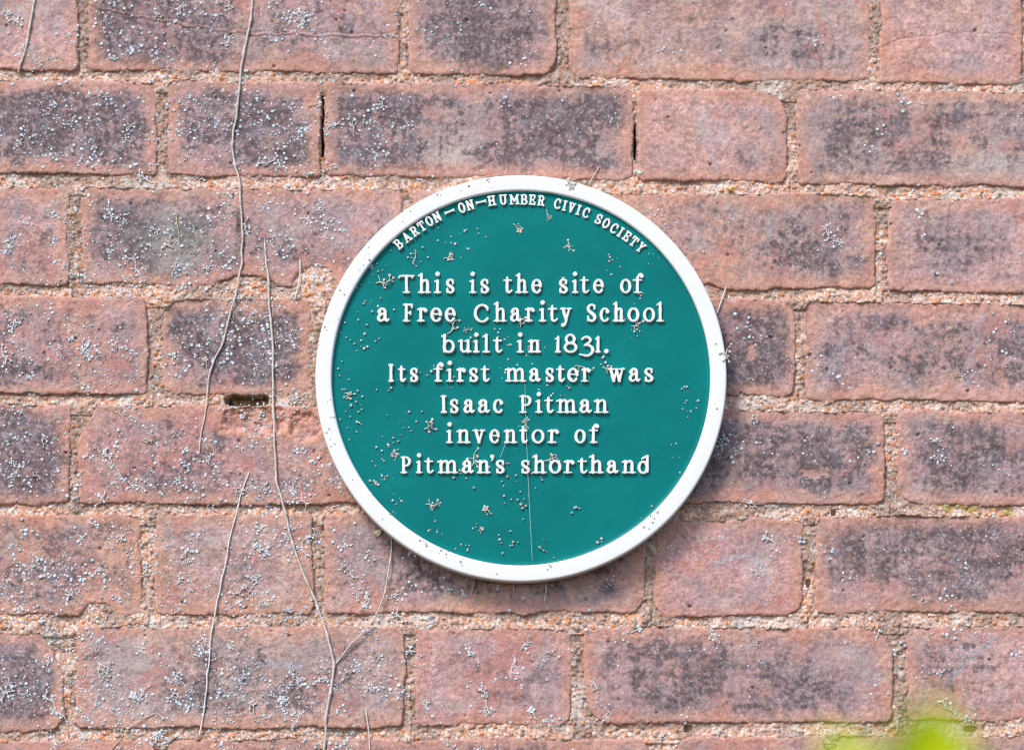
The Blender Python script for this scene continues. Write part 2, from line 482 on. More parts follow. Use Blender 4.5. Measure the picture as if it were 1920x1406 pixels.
    m = sstep(.56 - w * .34, .60 + w * .50, S - .55 * flake_ + (big - .5) * wb + (grain - .5) * wg + (streak - .5) * ws - .08) * np.clip(S * 2.2, 0, 1)
    soot = mixc(np.ones(U.shape + (3,)) * SOOT, BLUE, sstep(.45, .8, fbm(U, V, 34, seed + 43, 3)) * .35)
    pale_g = sstep(.56, .72, fbm(U, V, 5.5, seed + 45, 2) + (big - .5) * .3)
    soot = mixc(soot, (.36, .27, .265), pale_g * .45)
    soot = soot * (1 + (tiny - .5) * .9 + (fine - .5) * .9)[..., None]
    alb = alb * (1 - (m * .80)[..., None]) + soot * (m * .80)[..., None]
    if 'greenish' in ex:
        cx, cy, rx, ry = ex['greenish']
        alb = mixc(alb, (.17, .20, .17), np.clip(1.1 - ((a - cx) / rx) ** 2 - ((e - cy) / ry) ** 2, 0, 1) * .4 * (.5 + midf))
    for (cx, cy, rx, ry, k) in ex.get('patch', []):
        g = np.clip(1 - np.hypot((U - cx) / rx, (V - cy) / ry) + (fbm(U, V, 12, seed + 44, 2) - .5) * 1.3, 0, 1)
        g = sstep(.1, .5, g) * .7
        alb = mixc(alb, T[k], g); H -= g * 2.5
    # raw clay along the worn arris
    ed = sstep(-34, -7, d + (midf - .5) * 30)
    alb = mixc(alb, ORANGE * (1 + (fine[..., None] - .5) * .5), ed * .55)
    alb = mixc(alb, (.16, .10, .09), pit * .6)
    alb = mixc(alb, (.13, .13, .06), sstep(60, 30, np.hypot(U - 460, (V - 750) * 2.0)) * sstep(-7, 1, d) * .85)
    # pale mineral grains and dark specks on the sooty skin
    sp, sid = worley(U, V, 7.5, seed + 50)
    dots = (sid > .82) * np.clip(1.5 - sp / .22, 0, 1) * (.25 + .75 * np.clip(S, 0, 1))
    alb = mixc(alb, (.46, .40, .40), np.clip(dots, 0, 1) * .7)
    fl, fid = worley(U, V, 4.6, seed + 52)
    fm = sstep(.38, .62, fbm(U, V, 60, seed + 53, 3) * .7 + .35 * np.clip(S, 0, 1) + (fid - .5) * .5) * np.clip(1.4 - fl / .35, 0, 1) * (fid > .45)
    alb = mixc(alb, (.16, .115, .125), fm * .32)
    dk = (sid < .08) * np.clip(1.5 - sp / .26, 0, 1)
    alb = mixc(alb, (.11, .08, .08), np.clip(dk, 0, 1) * .25)
    if 'crack' in ex:
        cd = poly_dist(U + (fbm(U, V, 24, seed + 60, 2) - .5) * 12, V + (fbm(U, V, 20, seed + 61, 2) - .5) * 12, ex['crack'])
        if ex.get('groove'):
            H -= np.clip(1 - cd / 3.5, 0, 1) * 1.3
        else:
            H += (np.clip(1 - cd / 4, 0, 1) * 1.2 - .6 * np.clip(1 - np.abs(cd - 4) / 3, 0, 1) * 1.5)
            alb = mixc(alb, (.42, .20, .15), np.clip(1.0 - cd / 4, 0, 1) * .35 * sstep(.35, .6, midf + .1))
    for (cx, cy, rx, ry, dep) in ex.get('dents', []):
        rr = np.hypot((U - cx) / rx, (V - cy) / ry) + (fbm(U, V, 22, seed + 62, 3) - .5) * .7
        g = sstep(1.0, .62, rr)
        H -= g * dep + g * (fbm(U, V, 12, seed + 63, 3) - .5) * 9
        alb = mixc(alb, ORANGE * (.85 + .5 * fine[..., None]), sstep(1.25, .95, rr) * (1 - .6 * g) * .8)
    skirt = np.clip(d / 7, 0, 1.4)
    H = H - skirt * 70
    keepv = d < 9
    keep = keepv[:-1, :-1] | keepv[1:, :-1] | keepv[1:, 1:] | keepv[:-1, 1:]
    if not inside:
        bd = {}
    F, used = grid_faces(keep)
    bco.append(proud(U.ravel()[used], V.ravel()[used], H.ravel()[used])); bq.append(F + nb); nb += len(used)
    balb.append(np.clip(alb, .01, .9).reshape(-1, 3)[used])
    if inside:
        ri = np.round((V - RY0) / RS).astype(int); ci = np.round((U - RX0) / RS).astype(int)
        ok = (ri >= 0) & (ri < RAST.shape[0]) & (ci >= 0) & (ci < RAST.shape[1])
        rr, cc = ri[ok], ci[ok]
        RAST[rr, cc] = np.maximum(RAST[rr, cc], H[ok]); DARKR[rr, cc] = np.maximum(DARKR[rr, cc], m[ok])
        JOINT[rr, cc] = np.minimum(JOINT[rr, cc], d[ok])

wall = empty('brick_wall', (0, 0.0, -0.27))
tag(wall, 'old weathered wall of red and soot-darkened bricks with sandy mortar behind the plaque', 'wall', kind='thing')


def to_wall(o):
    o.parent = wall
    o.location = -wall.location
    return o


to_wall(mesh_obj('brickwork', np_mesh('brickwork', np.concatenate(bco), np.concatenate(bq), True, {'albedo': np.concatenate(balb)}), M_BRICK))
del bco, bq, balb

# mortar: one sandy bed of grains, kept where no brick covers it
PALETTE = np.array([(.78, .70, .62), (.66, .22, .05), (.62, .44, .37), (.55, .36, .29), (.68, .54, .47), (.50, .22, .09), (.55, .20, .05), (.42, .30, .24), (.70, .62, .56), (.30, .24, .21),
                    (.60, .40, .32), (.47, .33, .27), (.20, .16, .15), (.58, .42, .34)])


def mortar_patch(us, vs, fine):
    U, V = np.meshgrid(us, vs)
    lo = -60
    d = np.full(U.shape, 99.0); dup_ = np.full(U.shape, 99.0); hor = np.zeros(U.shape)
    for i, b in enumerate(B):
        c, x0, x1, t, bt = b[:5]
        if x1 < us[0] - 60 or x0 > us[-1] + 60 or bt < vs[0] - 60 or t > vs[-1] + 60:
            continue
        m = (U > x0 - 40) & (U < x1 + 40) & (V > t - 40) & (V < bt + 40)
        if not m.any():
            continue
        k, a, e = brick_sdf(b, U[m], V[m], 100 + i * 17)
        d[m] = np.minimum(d[m], k)
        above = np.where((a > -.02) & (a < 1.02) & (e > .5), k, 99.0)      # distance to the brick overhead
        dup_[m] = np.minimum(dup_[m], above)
    f1, id1 = worley(U, V, 7.5, 900); f2, id2 = worley(U, V, 3.6, 950)
    big = id1 > .68
    base = -6.8 + np.clip(dup_, 0, 26) / 26 * 4.2 - 3 * (dup_ > 90)
    lowm = fbm(U, V, 60, 910, 3); mid = fbm(U, V, 24, 911, 3)
    H = base + (lowm - .5) * 10 + (mid - .5) * 5
    H += np.where(big, 2.6 * np.sqrt(np.clip(1 - (f1 / .62) ** 2, 0, 1)), 0) + 1.5 * np.sqrt(np.clip(1 - (f2 / .65) ** 2, 0, 1)) + (fbm(U, V, 11, 912, 3) - .5) * 5
    H -= np.clip(-d - 2.5, 0, 20) * 2.2
    k1 = np.where(big, id1 * 7919 % 1, id2 * 6271 % 1)
    alb = PALETTE[np.minimum((k1 * len(PALETTE)).astype(int), len(PALETTE) - 1)].copy()
    alb = alb * .66 + np.array((.70, .43, .34)) * .28
    # grey lichen crust and dampness; overhang shade painted in, upright joints darker
    damp_shade = sstep(.50, .72, fbm(U, V, 60, 920, 4) + .20 * sstep(14, 4, dup_) * (dup_ < 90) + .17 * sstep(-6, 6, dup_ - 28) - .02)
    alb = mixc(alb, (.21, .155, .125), damp_shade * .56)
    cru = sstep(.66, .74, fbm(U, V, 55, 925, 4)); alb = mixc(alb, (.62, .60, .56), cru * .4)
    alb *= (1 + (fbm(U, V, 3.5, 930, 2) - .5) * .5)[..., None]
    green = sstep(80, 20, np.hypot((U - 460), (V - 757) * 2.5)); alb = mixc(alb, (.10, .10, .035), green * .55)
    mossy = sstep(.6, .7, fbm(U, V, 30, 940, 3)) * (U > 1700) * ((np.abs(V - 958) < 26)); alb = mixc(alb, (.34, .30, .04), mossy * .6)
    for (u0, u1, v0, v1, dep) in ((601, 608, 180, 298, 60), (1188, 1193, 230, 300, 60), (421, 501, 738, 762, 42), (424, 432, 742, 766, 60),
                                  (1283, 1299, 1359, 1372, 17), (1808, 1832, 1361, 1372, 16), (1559, 1568, 954, 966, 24), (1512, 1521, 1084, 1101, 24)):
        wig = (fbm(U, V, 13, 950, 3) - .5)
        e = np.abs((U - (u0 + u1) / 2) / ((u1 - u0) / 2)) ** 3.5 + np.abs((V - (v0 + v1) / 2) / ((v1 - v0) / 2)) ** 3.5 + wig * 1.5
        H = H + (-dep + (mid - .5) * 14 - H) * sstep(1.15, .75, e)
    kv = d > -13
    return U, V, H, np.clip(alb, .02, .85), kv, d


mco, mq, malb, nm = [], [], [], 0
coarse_u = np.concatenate([np.arange(-900, -60, 8.0), np.arange(-60, 1981, 1.4), np.arange(1988, 2700, 8.0)])
coarse_v = np.concatenate([np.arange(-480, -60, 8.0), np.arange(-60, 1471, 1.4), np.arange(1478, 2000, 8.0)])
for k0 in range(0, len(coarse_v) - 1, 150):
    vs = coarse_v[k0:k0 + 151]
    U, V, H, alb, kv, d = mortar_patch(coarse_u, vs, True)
    keep = kv[:-1, :-1] | kv[1:, :-1] | kv[1:, 1:] | kv[:-1, 1:]
    if not keep.any():
        continue
    F, used = grid_faces(keep)
    mco.append(proud(U.ravel()[used], V.ravel()[used], H.ravel()[used])); mq.append(F + nm); nm += len(used)
    malb.append(alb.reshape(-1, 3)[used])
    ri = np.round((V - RY0) / RS).astype(int); ci = np.round((U - RX0) / RS).astype(int)
    ok = (ri >= 0) & (ri < RAST.shape[0]) & (ci >= 0) & (ci < RAST.shape[1]) & (d > -2)
    RAST[ri[ok], ci[ok]] = np.maximum(RAST[ri[ok], ci[ok]], H[ok])
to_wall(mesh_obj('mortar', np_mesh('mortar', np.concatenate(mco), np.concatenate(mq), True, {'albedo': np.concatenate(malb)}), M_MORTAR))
del mco, mq, malb
# the core of the wall behind the facing
cu, cv = np.array([-900, 2700, 2700, -900.]), np.array([2000, 2000, -480, -480.])
fr = proud(cu, cv, np.full(4, -75.)); bk = fr.copy(); bk[:, 1] += 0.2
core = np_mesh('core', np.concatenate([fr, bk]), np.array([(0, 1, 2, 3), (7, 6, 5, 4), (0, 4, 5, 1), (1, 5, 6, 2), (2, 6, 7, 3), (3, 7, 4, 0)]), False,
               {'albedo': np.full((8, 3), .05)})
to_wall(mesh_obj('wall_core', core, M_MORTAR))


def wall_h(u, v):
    r = int(min(max(round((v - RY0) / RS), 1), RAST.shape[0] - 2)); c = int(min(max(round((u - RX0) / RS), 1), RAST.shape[1] - 2))
    return float(RAST[r, c])


def wall_h_max(u, v):
    r = int(min(max(round((v - RY0) / RS), 3), RAST.shape[0] - 4)); c = int(min(max(round((u - RX0) / RS), 3), RAST.shape[1] - 4))
    return float(RAST[r - 3:r + 4, c - 3:c + 4].max())


def dark_at(u, v):
    r = int(min(max(round((v - RY0) / RS), 0), RAST.shape[0] - 1)); c = int(min(max(round((u - RX0) / RS), 0), RAST.shape[1] - 1))
    return float(DARKR[r, c])


# ------------------------------------------------------------------ the plaque
H_BACK, H_RIM, H_FACE, H_LET = 5.0, 48.0, 38.5, 5.8
PCU, PCV, PRO, PRI = 976.7, 704.6, 386.0, 355.0
pc = wall_point(PCU, PCV, H_RIM)
RO = wall_point(PCU + PRO, PCV, H_RIM)[0] - pc[0]
RI = wall_point(PCU + PRI, PCV, H_RIM)[0] - pc[0]
plaque = empty('commemorative_plaque', (pc[0], 0.0, pc[2] - RO))
tag(plaque, 'round green plaque with a white rim and raised white lettering on the brick wall', 'plaque')


def to_plaque(o, parent=plaque):
    o.parent = parent
    if parent is plaque:
        o.location = -plaque.location
    return o


def lathe(profile, n=360):
    ang = np.arange(n) / n * 2 * np.pi
    co, grime = [], []
    for (r, h, g) in profile:
        wav = 1 + 0.0006 * np.sin(3 * ang + 1) + 0.0005 * np.sin(7 * ang)
        co.append(np.stack([pc[0] + r * wav * np.cos(ang), np.full(n, -h * PX), pc[2] + r * wav * np.sin(ang)], -1))
        grime.append(np.full(n, g) * (0.35 + 0.65 * np.clip(.5 - .7 * np.sin(ang) - .15 * np.cos(ang), 0, 1)))
    k = len(profile)
    i = np.arange(n); j = (i + 1) % n
    F = np.concatenate([np.stack([a * n + i, a * n + j, (a + 1) * n + j, (a + 1) * n + i], -1) for a in range(k - 1)])
    return np.concatenate(co), F, np.concatenate(grime)


p = PX
prof = [(RI - 8 * p, H_BACK, 1), (RO - 5 * p, H_BACK, 1), (RO - 1.5 * p, H_BACK + 2, 1), (RO + .3 * p, H_BACK + 7, 1), (RO + .6 * p, 22, 1), (RO + .5 * p, 33, .55), (RO + .2 * p, 40, .12),
        (RO - .2 * p, H_RIM - 3.5, .0), (RO - .9 * p, H_RIM - 1.5, 0), (RO - 2.2 * p, H_RIM - .4, 0), (RO - 4 * p, H_RIM, 0), (RO - 5 * p, H_RIM + .05, 0), ((RO + RI) / 2, H_RIM + .3, 0), (RI + 5 * p, H_RIM + .05, 0), (RI + 4 * p, H_RIM, 0),
        (RI + 2.2 * p, H_RIM - .4, 0), (RI + 1 * p, H_RIM - 1.5, 0), (RI + .2 * p, H_RIM - 3.2, 0), (RI - .3 * p, H_FACE + 2, 0), (RI - 1.5 * p, H_FACE - 3, 0)]
co, F, g = lathe(prof)
to_plaque(mesh_obj('rim', np_mesh('rim', co, F[:, ::-1], True, {'grime': g}), M_RIM))

# the painted field, gently uneven as a casting is
nr, na = 150, 360
rad = np.linspace(0.002, 1, nr) * (RI - .4 * p); ang = np.arange(na) / na * 2 * np.pi
Rg, Ag = np.meshgrid(rad, ang, indexing='ij')
X, Z = Rg * np.cos(Ag), Rg * np.sin(Ag)
h = H_FACE + (fbm(X / p, Z / p, 170, 5, 3) - .5) * 5.5 + (fbm(X / p, Z / p, 40, 6, 2) - .5) * .9
h = np.where(Rg > RI - 7 * p, h + ((Rg - RI + 7 * p) / p) ** 2 * .05, h)
co = np.stack([pc[0] + X, -h * p, pc[2] + Z], -1).reshape(-1, 3)
i, j = np.meshgrid(np.arange(nr - 1), np.arange(na), indexing='ij'); j2 = (j + 1) % na
F = np.stack([i * na + j, i * na + j2, (i + 1) * na + j2, (i + 1) * na + j], -1).reshape(-1, 4)
to_plaque(mesh_obj('face', np_mesh('face', co, F[:, ::-1], True), M_GREEN))

# raised letters: strokes (x 0..1 across the letter, y 0 base line, 1 x-height, A ascender), w = stroke weight
A, K = 1.47, 1.33


def arc(cx, cy, rx, ry, a0, a1, w0=1, w1=None, n=14):
    w1 = w0 if w1 is None else w1
    out = []
    for k in range(n + 1):
        t = math.radians(a0 + (a1 - a0) * k / n)
        out.append((cx + rx * math.cos(t), cy + ry * math.sin(t), w0 + (w1 - w0) * k / n))
    return out


def contrast(cx, cy, rx, ry, thick=1.05, thin=.72, a0=0, a1=360, n=26):
    return [(x, y, thin + (thick - thin) * abs(math.cos(math.radians(a0 + (a1 - a0) * k / n)))) for k, (x, y, _w) in enumerate(arc(cx, cy, rx, ry, a0, a1, 1, 1, n))]


def ln(x0, y0, x1, y1, w0=1, w1=None):
    return [(x0, y0, w0), (x1, y1, w0 if w1 is None else w1)]


def dot(x, y, w=1.55):
    return [(x, y, w), (x + .001, y, w)]


SF = .68
G = {
 'a': [[(.14, .74, 1.25), (.14, .80, 1.2)], [(.12, .80, .9), (.22, .95, .85), (.42, 1.0, .8), (.60, .93, .95), (.68, .75, 1.05), (.68, .2, 1.05), (.76, .04, .9), (.88, .02, .8), (1, .14, .7)],
       [(.68, .62, .75), (.40, .56, .75), (.14, .42, .95), (.06, .22, 1.05), (.16, .05, .95), (.36, .0, .75), (.68, .20, .7)]],
 'b': [ln(.2, .06, .2, A), ln(.2, A, .0, A - .10, .75), contrast(.57, .48, .40, .50), ln(.2, .06, .4, 0, .8)],
 'c': [contrast(.5, .5, .46, .52, 1.05, .72, 55, 318), [(.82, .82, 1.2), (.84, .76, 1.3)]],
 'd': [contrast(.46, .45, .42, .50, 1.05, .75), ln(.90, .1, .92, A - .04), [(.9, A - .02, .95), (.55, A - .16, .8), (.36, A - .24, .65)]],
 'e': [contrast(.5, .5, .46, .52, 1.05, .74, 0, 322), ln(.06, .56, .94, .56, .62)],
 'f': [[(.42, 0, 1), (.42, 1.1, 1), (.50, 1.30, .9), (.68, A + .02, .85), (.86, A - .03, .9)], dot(.88, A - .14, 1.3), ln(0, 1, .84, 1, SF), ln(.12, 0, .78, 0, SF)],
 'h': [ln(.24, 0, .24, A), ln(.24, A, .02, A - .10, .75), [(.24, .72, .75), (.46, .96, .8), (.64, .98, .9), (.76, .80, 1), (.78, 0, 1)], ln(0, 0, .44, 0, SF), ln(.60, 0, 1, 0, SF)],
 'i': [ln(.5, 0, .5, .95), ln(.5, .95, .08, .90, .75), ln(0, 0, 1, 0, SF), dot(.5, 1.51, 1.5)],
 'l': [ln(.5, 0, .5, A), ln(.5, A, .06, A - .13, .75), ln(0, 0, 1, 0, SF)],
 'm': [ln(.15, 0, .15, 1), ln(.15, 1, .0, .94, .75), [(.15, .72, .75), (.28, .95, .8), (.40, .98, .9), (.48, .80, 1), (.50, 0, 1)], [(.5, .72, .75), (.64, .95, .8), (.75, .98, .9), (.84, .80, 1), (.86, 0, 1)],
       ln(.02, 0, .28, 0, SF), ln(.38, 0, .62, 0, SF), ln(.74, 0, 1, 0, SF)],
 'n': [ln(.24, 0, .24, 1), ln(.24, 1, .02, .92, .75), [(.24, .72, .75), (.46, .96, .8), (.64, .98, .9), (.76, .80, 1), (.78, 0, 1)], ln(.04, 0, .46, 0, SF), ln(.60, 0, 1, 0, SF)],
 'o': [contrast(.5, .5, .48, .52)],
 'r': [ln(.36, 0, .36, 1), ln(.36, 1, .06, .94, .75), [(.36, .70, .75), (.54, .94, .8), (.74, 1.0, .85), (.90, .92, 1)], dot(.90, .86, 1.3), ln(.02, 0, .74, 0, SF)],
 's': [[(.86, .74, .8), (.86, .98, .75)], [(.86, .86, .75), (.68, 1.0, .75), (.42, 1.02, .8), (.16, .92, .95), (.10, .74, 1.0), (.26, .58, 1.05), (.62, .44, 1.1), (.86, .30, 1.05), (.88, .14, 1), (.68, .0, .85), (.40, -.02, .8), (.12, .10, .75)], [(.10, .28, .8), (.10, 0, .75)]],
 't': [[(.42, 1.24, .7), (.40, .98, 1), (.40, .22, 1), (.52, .02, .9), (.74, .0, .8), (.98, .16, .75)], ln(.0, .98, .92, .98, SF)],
 'u': [[(.22, 1, 1), (.22, .28, 1), (.34, .06, .9), (.52, .02, .8), (.78, .24, .75)], ln(.78, 1, .78, 0), ln(.22, 1, .0, .94, .75), ln(.78, 1, .56, .94, .75), ln(.78, 0, 1, .04, SF)],
 'v': [ln(.2, 1, .52, 0), ln(.82, 1, .52, 0, .8), ln(0, 1, .40, 1, SF), ln(.66, 1, 1, 1, SF)],
 'w': [ln(.14, 1, .34, 0), ln(.52, .96, .34, 0, .75), ln(.50, .96, .70, 0), ln(.88, 1, .70, 0, .75), ln(0, 1, .30, 1, SF), ln(.74, 1, 1, 1, SF), ln(.42, 1, .6, 1, SF)],
 'y': [ln(.2, 1, .54, .06), [(.84, 1, .8), (.54, .06, .85), (.42, -.26, .9), (.26, -.38, .9)], dot(.20, -.34, 1.25), ln(0, 1, .42, 1, SF), ln(.66, 1, 1, 1, SF)],
 'T': [ln(.52, 0, .50, K), [(.0, K - .12, .7), (.10, K, .7), (.50, K + .01, .8), (.90, K, .8), (1, K + .03, .7)], ln(.92, K, .9, K - .12, .7), ln(.30, 0, .70, 0, SF)],
 'F': [ln(.32, 0, .32, K), ln(.06, K, .92, K, .75), ln(.92, K, .92, K - .22, .7), ln(.32, .66, .74, .66, .7), ln(.76, .78, .76, .54, .65), ln(.04, 0, .64, 0, SF)],
 'C': [contrast(.52, .62, .50, .68, 1.05, .75, 42, 320), ln(.90, 1.12, .92, .92, .75)],
 'S': [[(.88, 1.0, .75), (.88, 1.28, .7)], [(.88, 1.14, .75), (.70, 1.29, .78), (.42, 1.31, .85), (.16, 1.18, 1), (.10, .98, 1.05), (.26, .78, 1.1), (.64, .58, 1.15), (.88, .40, 1.1), (.90, .20, 1.0), (.70, .02, .85), (.40, .0, .8), (.10, .14, .75)], [(.08, .34, .75), (.08, .02, .7)]],
 'I': [ln(.55, 0, .5, K), ln(.1, K, .92, K, .75), ln(.1, 0, 1, 0, .75)],
 'P': [ln(.26, 0, .24, K), [(.24, K, .75), (.60, K, .78), (.86, 1.16, .95), (.92, .96, 1), (.84, .74, .92), (.60, .60, .75), (.24, .60, .7)], ln(.02, K, .24, K, SF), ln(.0, 0, .54, 0, SF)],
 '1': [ln(.55, 0, .60, 1.28), ln(.60, 1.28, .1, 1.12, .65), ln(.1, 0, 1, 0, SF)],
 '8': [contrast(.5, 1.12, .34, .38, .95, .72), contrast(.52, .38, .46, .40, 1.0, .75)],
 '3': [[(.18, 1.12, .75), (.34, 1.28, .75), (.58, 1.30, .8), (.78, 1.12, .95), (.72, .86, .9), (.36, .58, .75)], [(.36, .58, .7), (.62, .60, .75), (.88, .42, .95), (.96, .12, 1), (.84, -.16, .9), (.56, -.34, .75), (.02, -.22, .65)]],
 '.': [dot(.5, .06, 1.5)],
 "'": [dot(.55, A - .06, 1.35), [(.70, A - .06, .9), (.66, A - .28, .7), (.40, A - .44, .5)]],
 'B': [ln(.2, 0, .2, 1), [(.2, 1, .9), (.7, 1, .9), (.86, .76, 1), (.68, .53, .9), (.2, .53, .85)], [(.68, .53, .9), (.95, .28, 1), (.74, 0, .9), (.2, 0, .9)], ln(0, 0, .2, 0, .85), ln(0, 1, .2, 1, .85)],
 'A^': [ln(.16, 0, .5, 1, .85), ln(.5, 1, .84, 0), ln(.28, .34, .72, .34, .8), ln(0, 0, .32, 0, .85), ln(.66, 0, 1, 0, .85)],
 'R': [ln(.2, 0, .2, 1), [(.2, 1, .9), (.68, 1, .9), (.88, .74, 1), (.68, .50, .9), (.2, .50, .85)], ln(.56, .5, .86, 0), ln(0, 0, .4, 0, .85), ln(0, 1, .2, 1, .85), ln(.8, 0, 1, 0, .85)],
 'T^': [ln(.5, 0, .5, 1), ln(.02, 1, .98, 1, .9), ln(.02, 1, .02, .74, .85), ln(.98, 1, .98, .74, .85), ln(.26, 0, .74, 0, .85)],
 'O': [contrast(.5, .5, .46, .52, 1.05, .9)],
 'N': [ln(.16, 0, .16, 1), ln(.16, 1, .84, 0), ln(.84, 0, .84, 1), ln(0, 1, .16, 1, .85), ln(0, 0, .34, 0, .85), ln(.66, 1, 1, 1, .85)],
 'H': [ln(.2, 0, .2, 1), ln(.8, 0, .8, 1), ln(.2, .5, .8, .5, .9)] + [ln(x, y, x + .38, y, .85) for x in (0.01, .61) for y in (0, 1)],
 'U': [[(.18, 1, 1), (.18, .3, 1), (.32, .04, .95), (.5, 0, .9), (.68, .04, .95), (.82, .3, 1), (.82, 1, 1)], ln(0, 1, .36, 1, .85), ln(.64, 1, 1, 1, .85)],
 'M': [ln(.14, 0, .14, 1), ln(.14, 1, .5, .3, .9), ln(.5, .3, .86, 1, .9), ln(.86, 1, .86, 0), ln(0, 0, .3, 0, .85), ln(.7, 0, 1, 0, .85), ln(0, 1, .14, 1, .85), ln(.86, 1, 1, 1, .85)],
 'E': [ln(.2, 0, .2, 1), ln(0, 1, .86, 1, .9), ln(0, 0, .92, 0, .9), ln(.2, .5, .66, .5, .85), ln(.88, 1, .88, .76, .85), ln(.92, 0, .92, .26, .85), ln(.66, .62, .66, .38, .8)],
 'C^': [contrast(.54, .5, .48, .52, 1.05, .9, 45, 315), ln(.9, .98, .9, .70, .85)],
 'I^': [ln(.5, 0, .5, 1, 1.05), ln(.1, 1, .9, 1, .9), ln(.1, 0, .9, 0, .9)],
 'V': [ln(.16, 1, .5, 0), ln(.84, 1, .5, 0, .9), ln(0, 1, .34, 1, .85), ln(.66, 1, 1, 1, .85)],
 'S^': [[(.84, .72, .85), (.84, 1, .85)], [(.84, .88, .9), (.5, 1.02, .9), (.14, .86, 1), (.18, .62, 1), (.5, .5, 1.05), (.84, .36, 1), (.86, .14, 1), (.5, -.02, .9), (.14, .12, .9)], [(.12, .28, .85), (.12, 0, .85)]],
 'Y': [ln(.5, 0, .5, .46), ln(.14, 1, .5, .46), ln(.86, 1, .5, .46, .95), ln(0, 1, .32, 1, .85), ln(.68, 1, 1, 1, .85), ln(.28, 0, .72, 0, .85)],
 '-': [ln(.06, .5, .94, .5, 1.0), ln(.04, .38, .04, .62, .8), ln(.96, .38, .96, .62, .8)],
}


def smooth_stroke(st):
    """Catmull-Rom through the points of a curved stroke."""
    if len(st) < 4 or len(st) > 13:
        return st
    P = np.array(st, float); P = np.concatenate([[2 * P[0] - P[1]], P, [2 * P[-1] - P[-2]]])
    out = []
    for k in range(1, len(P) - 2):
        for t in (0, .25, .5, .75):
            a, b, c, d = P[k - 1:k + 3]
            out.append(.5 * ((2 * b) + (c - a) * t + (2 * a - 5 * b + 4 * c - d) * t * t + (3 * b - a - 3 * c + d) * t ** 3))
    out.append(P[-2])
    return [tuple(x) for x in out]


def letter(key, x0, x1, base, xh, hw, place, step=.8):
    """Raised letter from its strokes. place(x, y_up) maps letter pixels to drawing pixels."""
    segs = []
    X0, X1 = x0 + hw * .72, x1 - hw * .72
    yb, yx = hw * .75, xh - hw * .75
    for st in G[key]:
        st = smooth_stroke(st)
        pts = [(X0 + x * (X1 - X0), yb + y * (yx - yb), w * hw) for x, y, w in st]
        segs += list(zip(pts, pts[1:]))
    arr = np.array([[*a, *b] for a, b in segs])
    lo = arr[:, [0, 1]].min(0), arr[:, [3, 4]].min(0)
    pad = hw * 2 + 2
    xmin, ymin = np.minimum(lo[0], lo[1]) - pad
    xmax, ymax = np.maximum(arr[:, [0, 1]].max(0), arr[:, [3, 4]].max(0)) + pad
    xs, ys = np.arange(xmin, xmax, step), np.arange(ymin, ymax, step)
    Xg, Yg = np.meshgrid(xs, ys)

    def sdf(Xq, Yq):
        acc = np.zeros(Xq.shape); kk = 2.2
        for ax, ay, aw, bx, by, bw in arr:
            L2 = max((bx - ax) ** 2 + (by - ay) ** 2, 1e-9)
            s = np.clip(((Xq - ax) * (bx - ax) + (Yq - ay) * (by - ay)) / L2, 0, 1)
            dd = np.hypot(Xq - ax - s * (bx - ax), Yq - ay - s * (by - ay)) - (aw + (bw - aw) * s)
            acc = np.minimum(acc, dd) if acc is not None and False else (np.minimum(dd, acc) if acc.any() else dd)
        return acc
    D = sdf(Xg, Yg)
    D = D + (fbm(Xg + x0, Yg + base, 9, 77, 2) - .5) * .7
    ins = D < 0
    keep = ins[:-1, :-1] | ins[1:, :-1] | ins[1:, 1:] | ins[:-1, 1:]
    gy, gx = np.gradient(D, step)
    gl = np.maximum(np.hypot(gx, gy), .3)
    out = D > 0
    Xs = np.where(out, Xg - D * gx / gl ** 2, Xg); Ys = np.where(out, Yg - D * gy / gl ** 2, Yg)
    t = np.clip(-D / 1.7, 0, 1)
    Hh = np.where(out, -2.5, H_LET * (.6 + .4 * np.sqrt(1 - (1 - t) ** 2)))
    F, used = grid_faces(keep)
    u, v = place(Xs.ravel()[used], Ys.ravel()[used])
    co = proud(u, v, H_FACE + Hh.ravel()[used], H_FACE + H_LET)
    return co, F[:, ::-1]


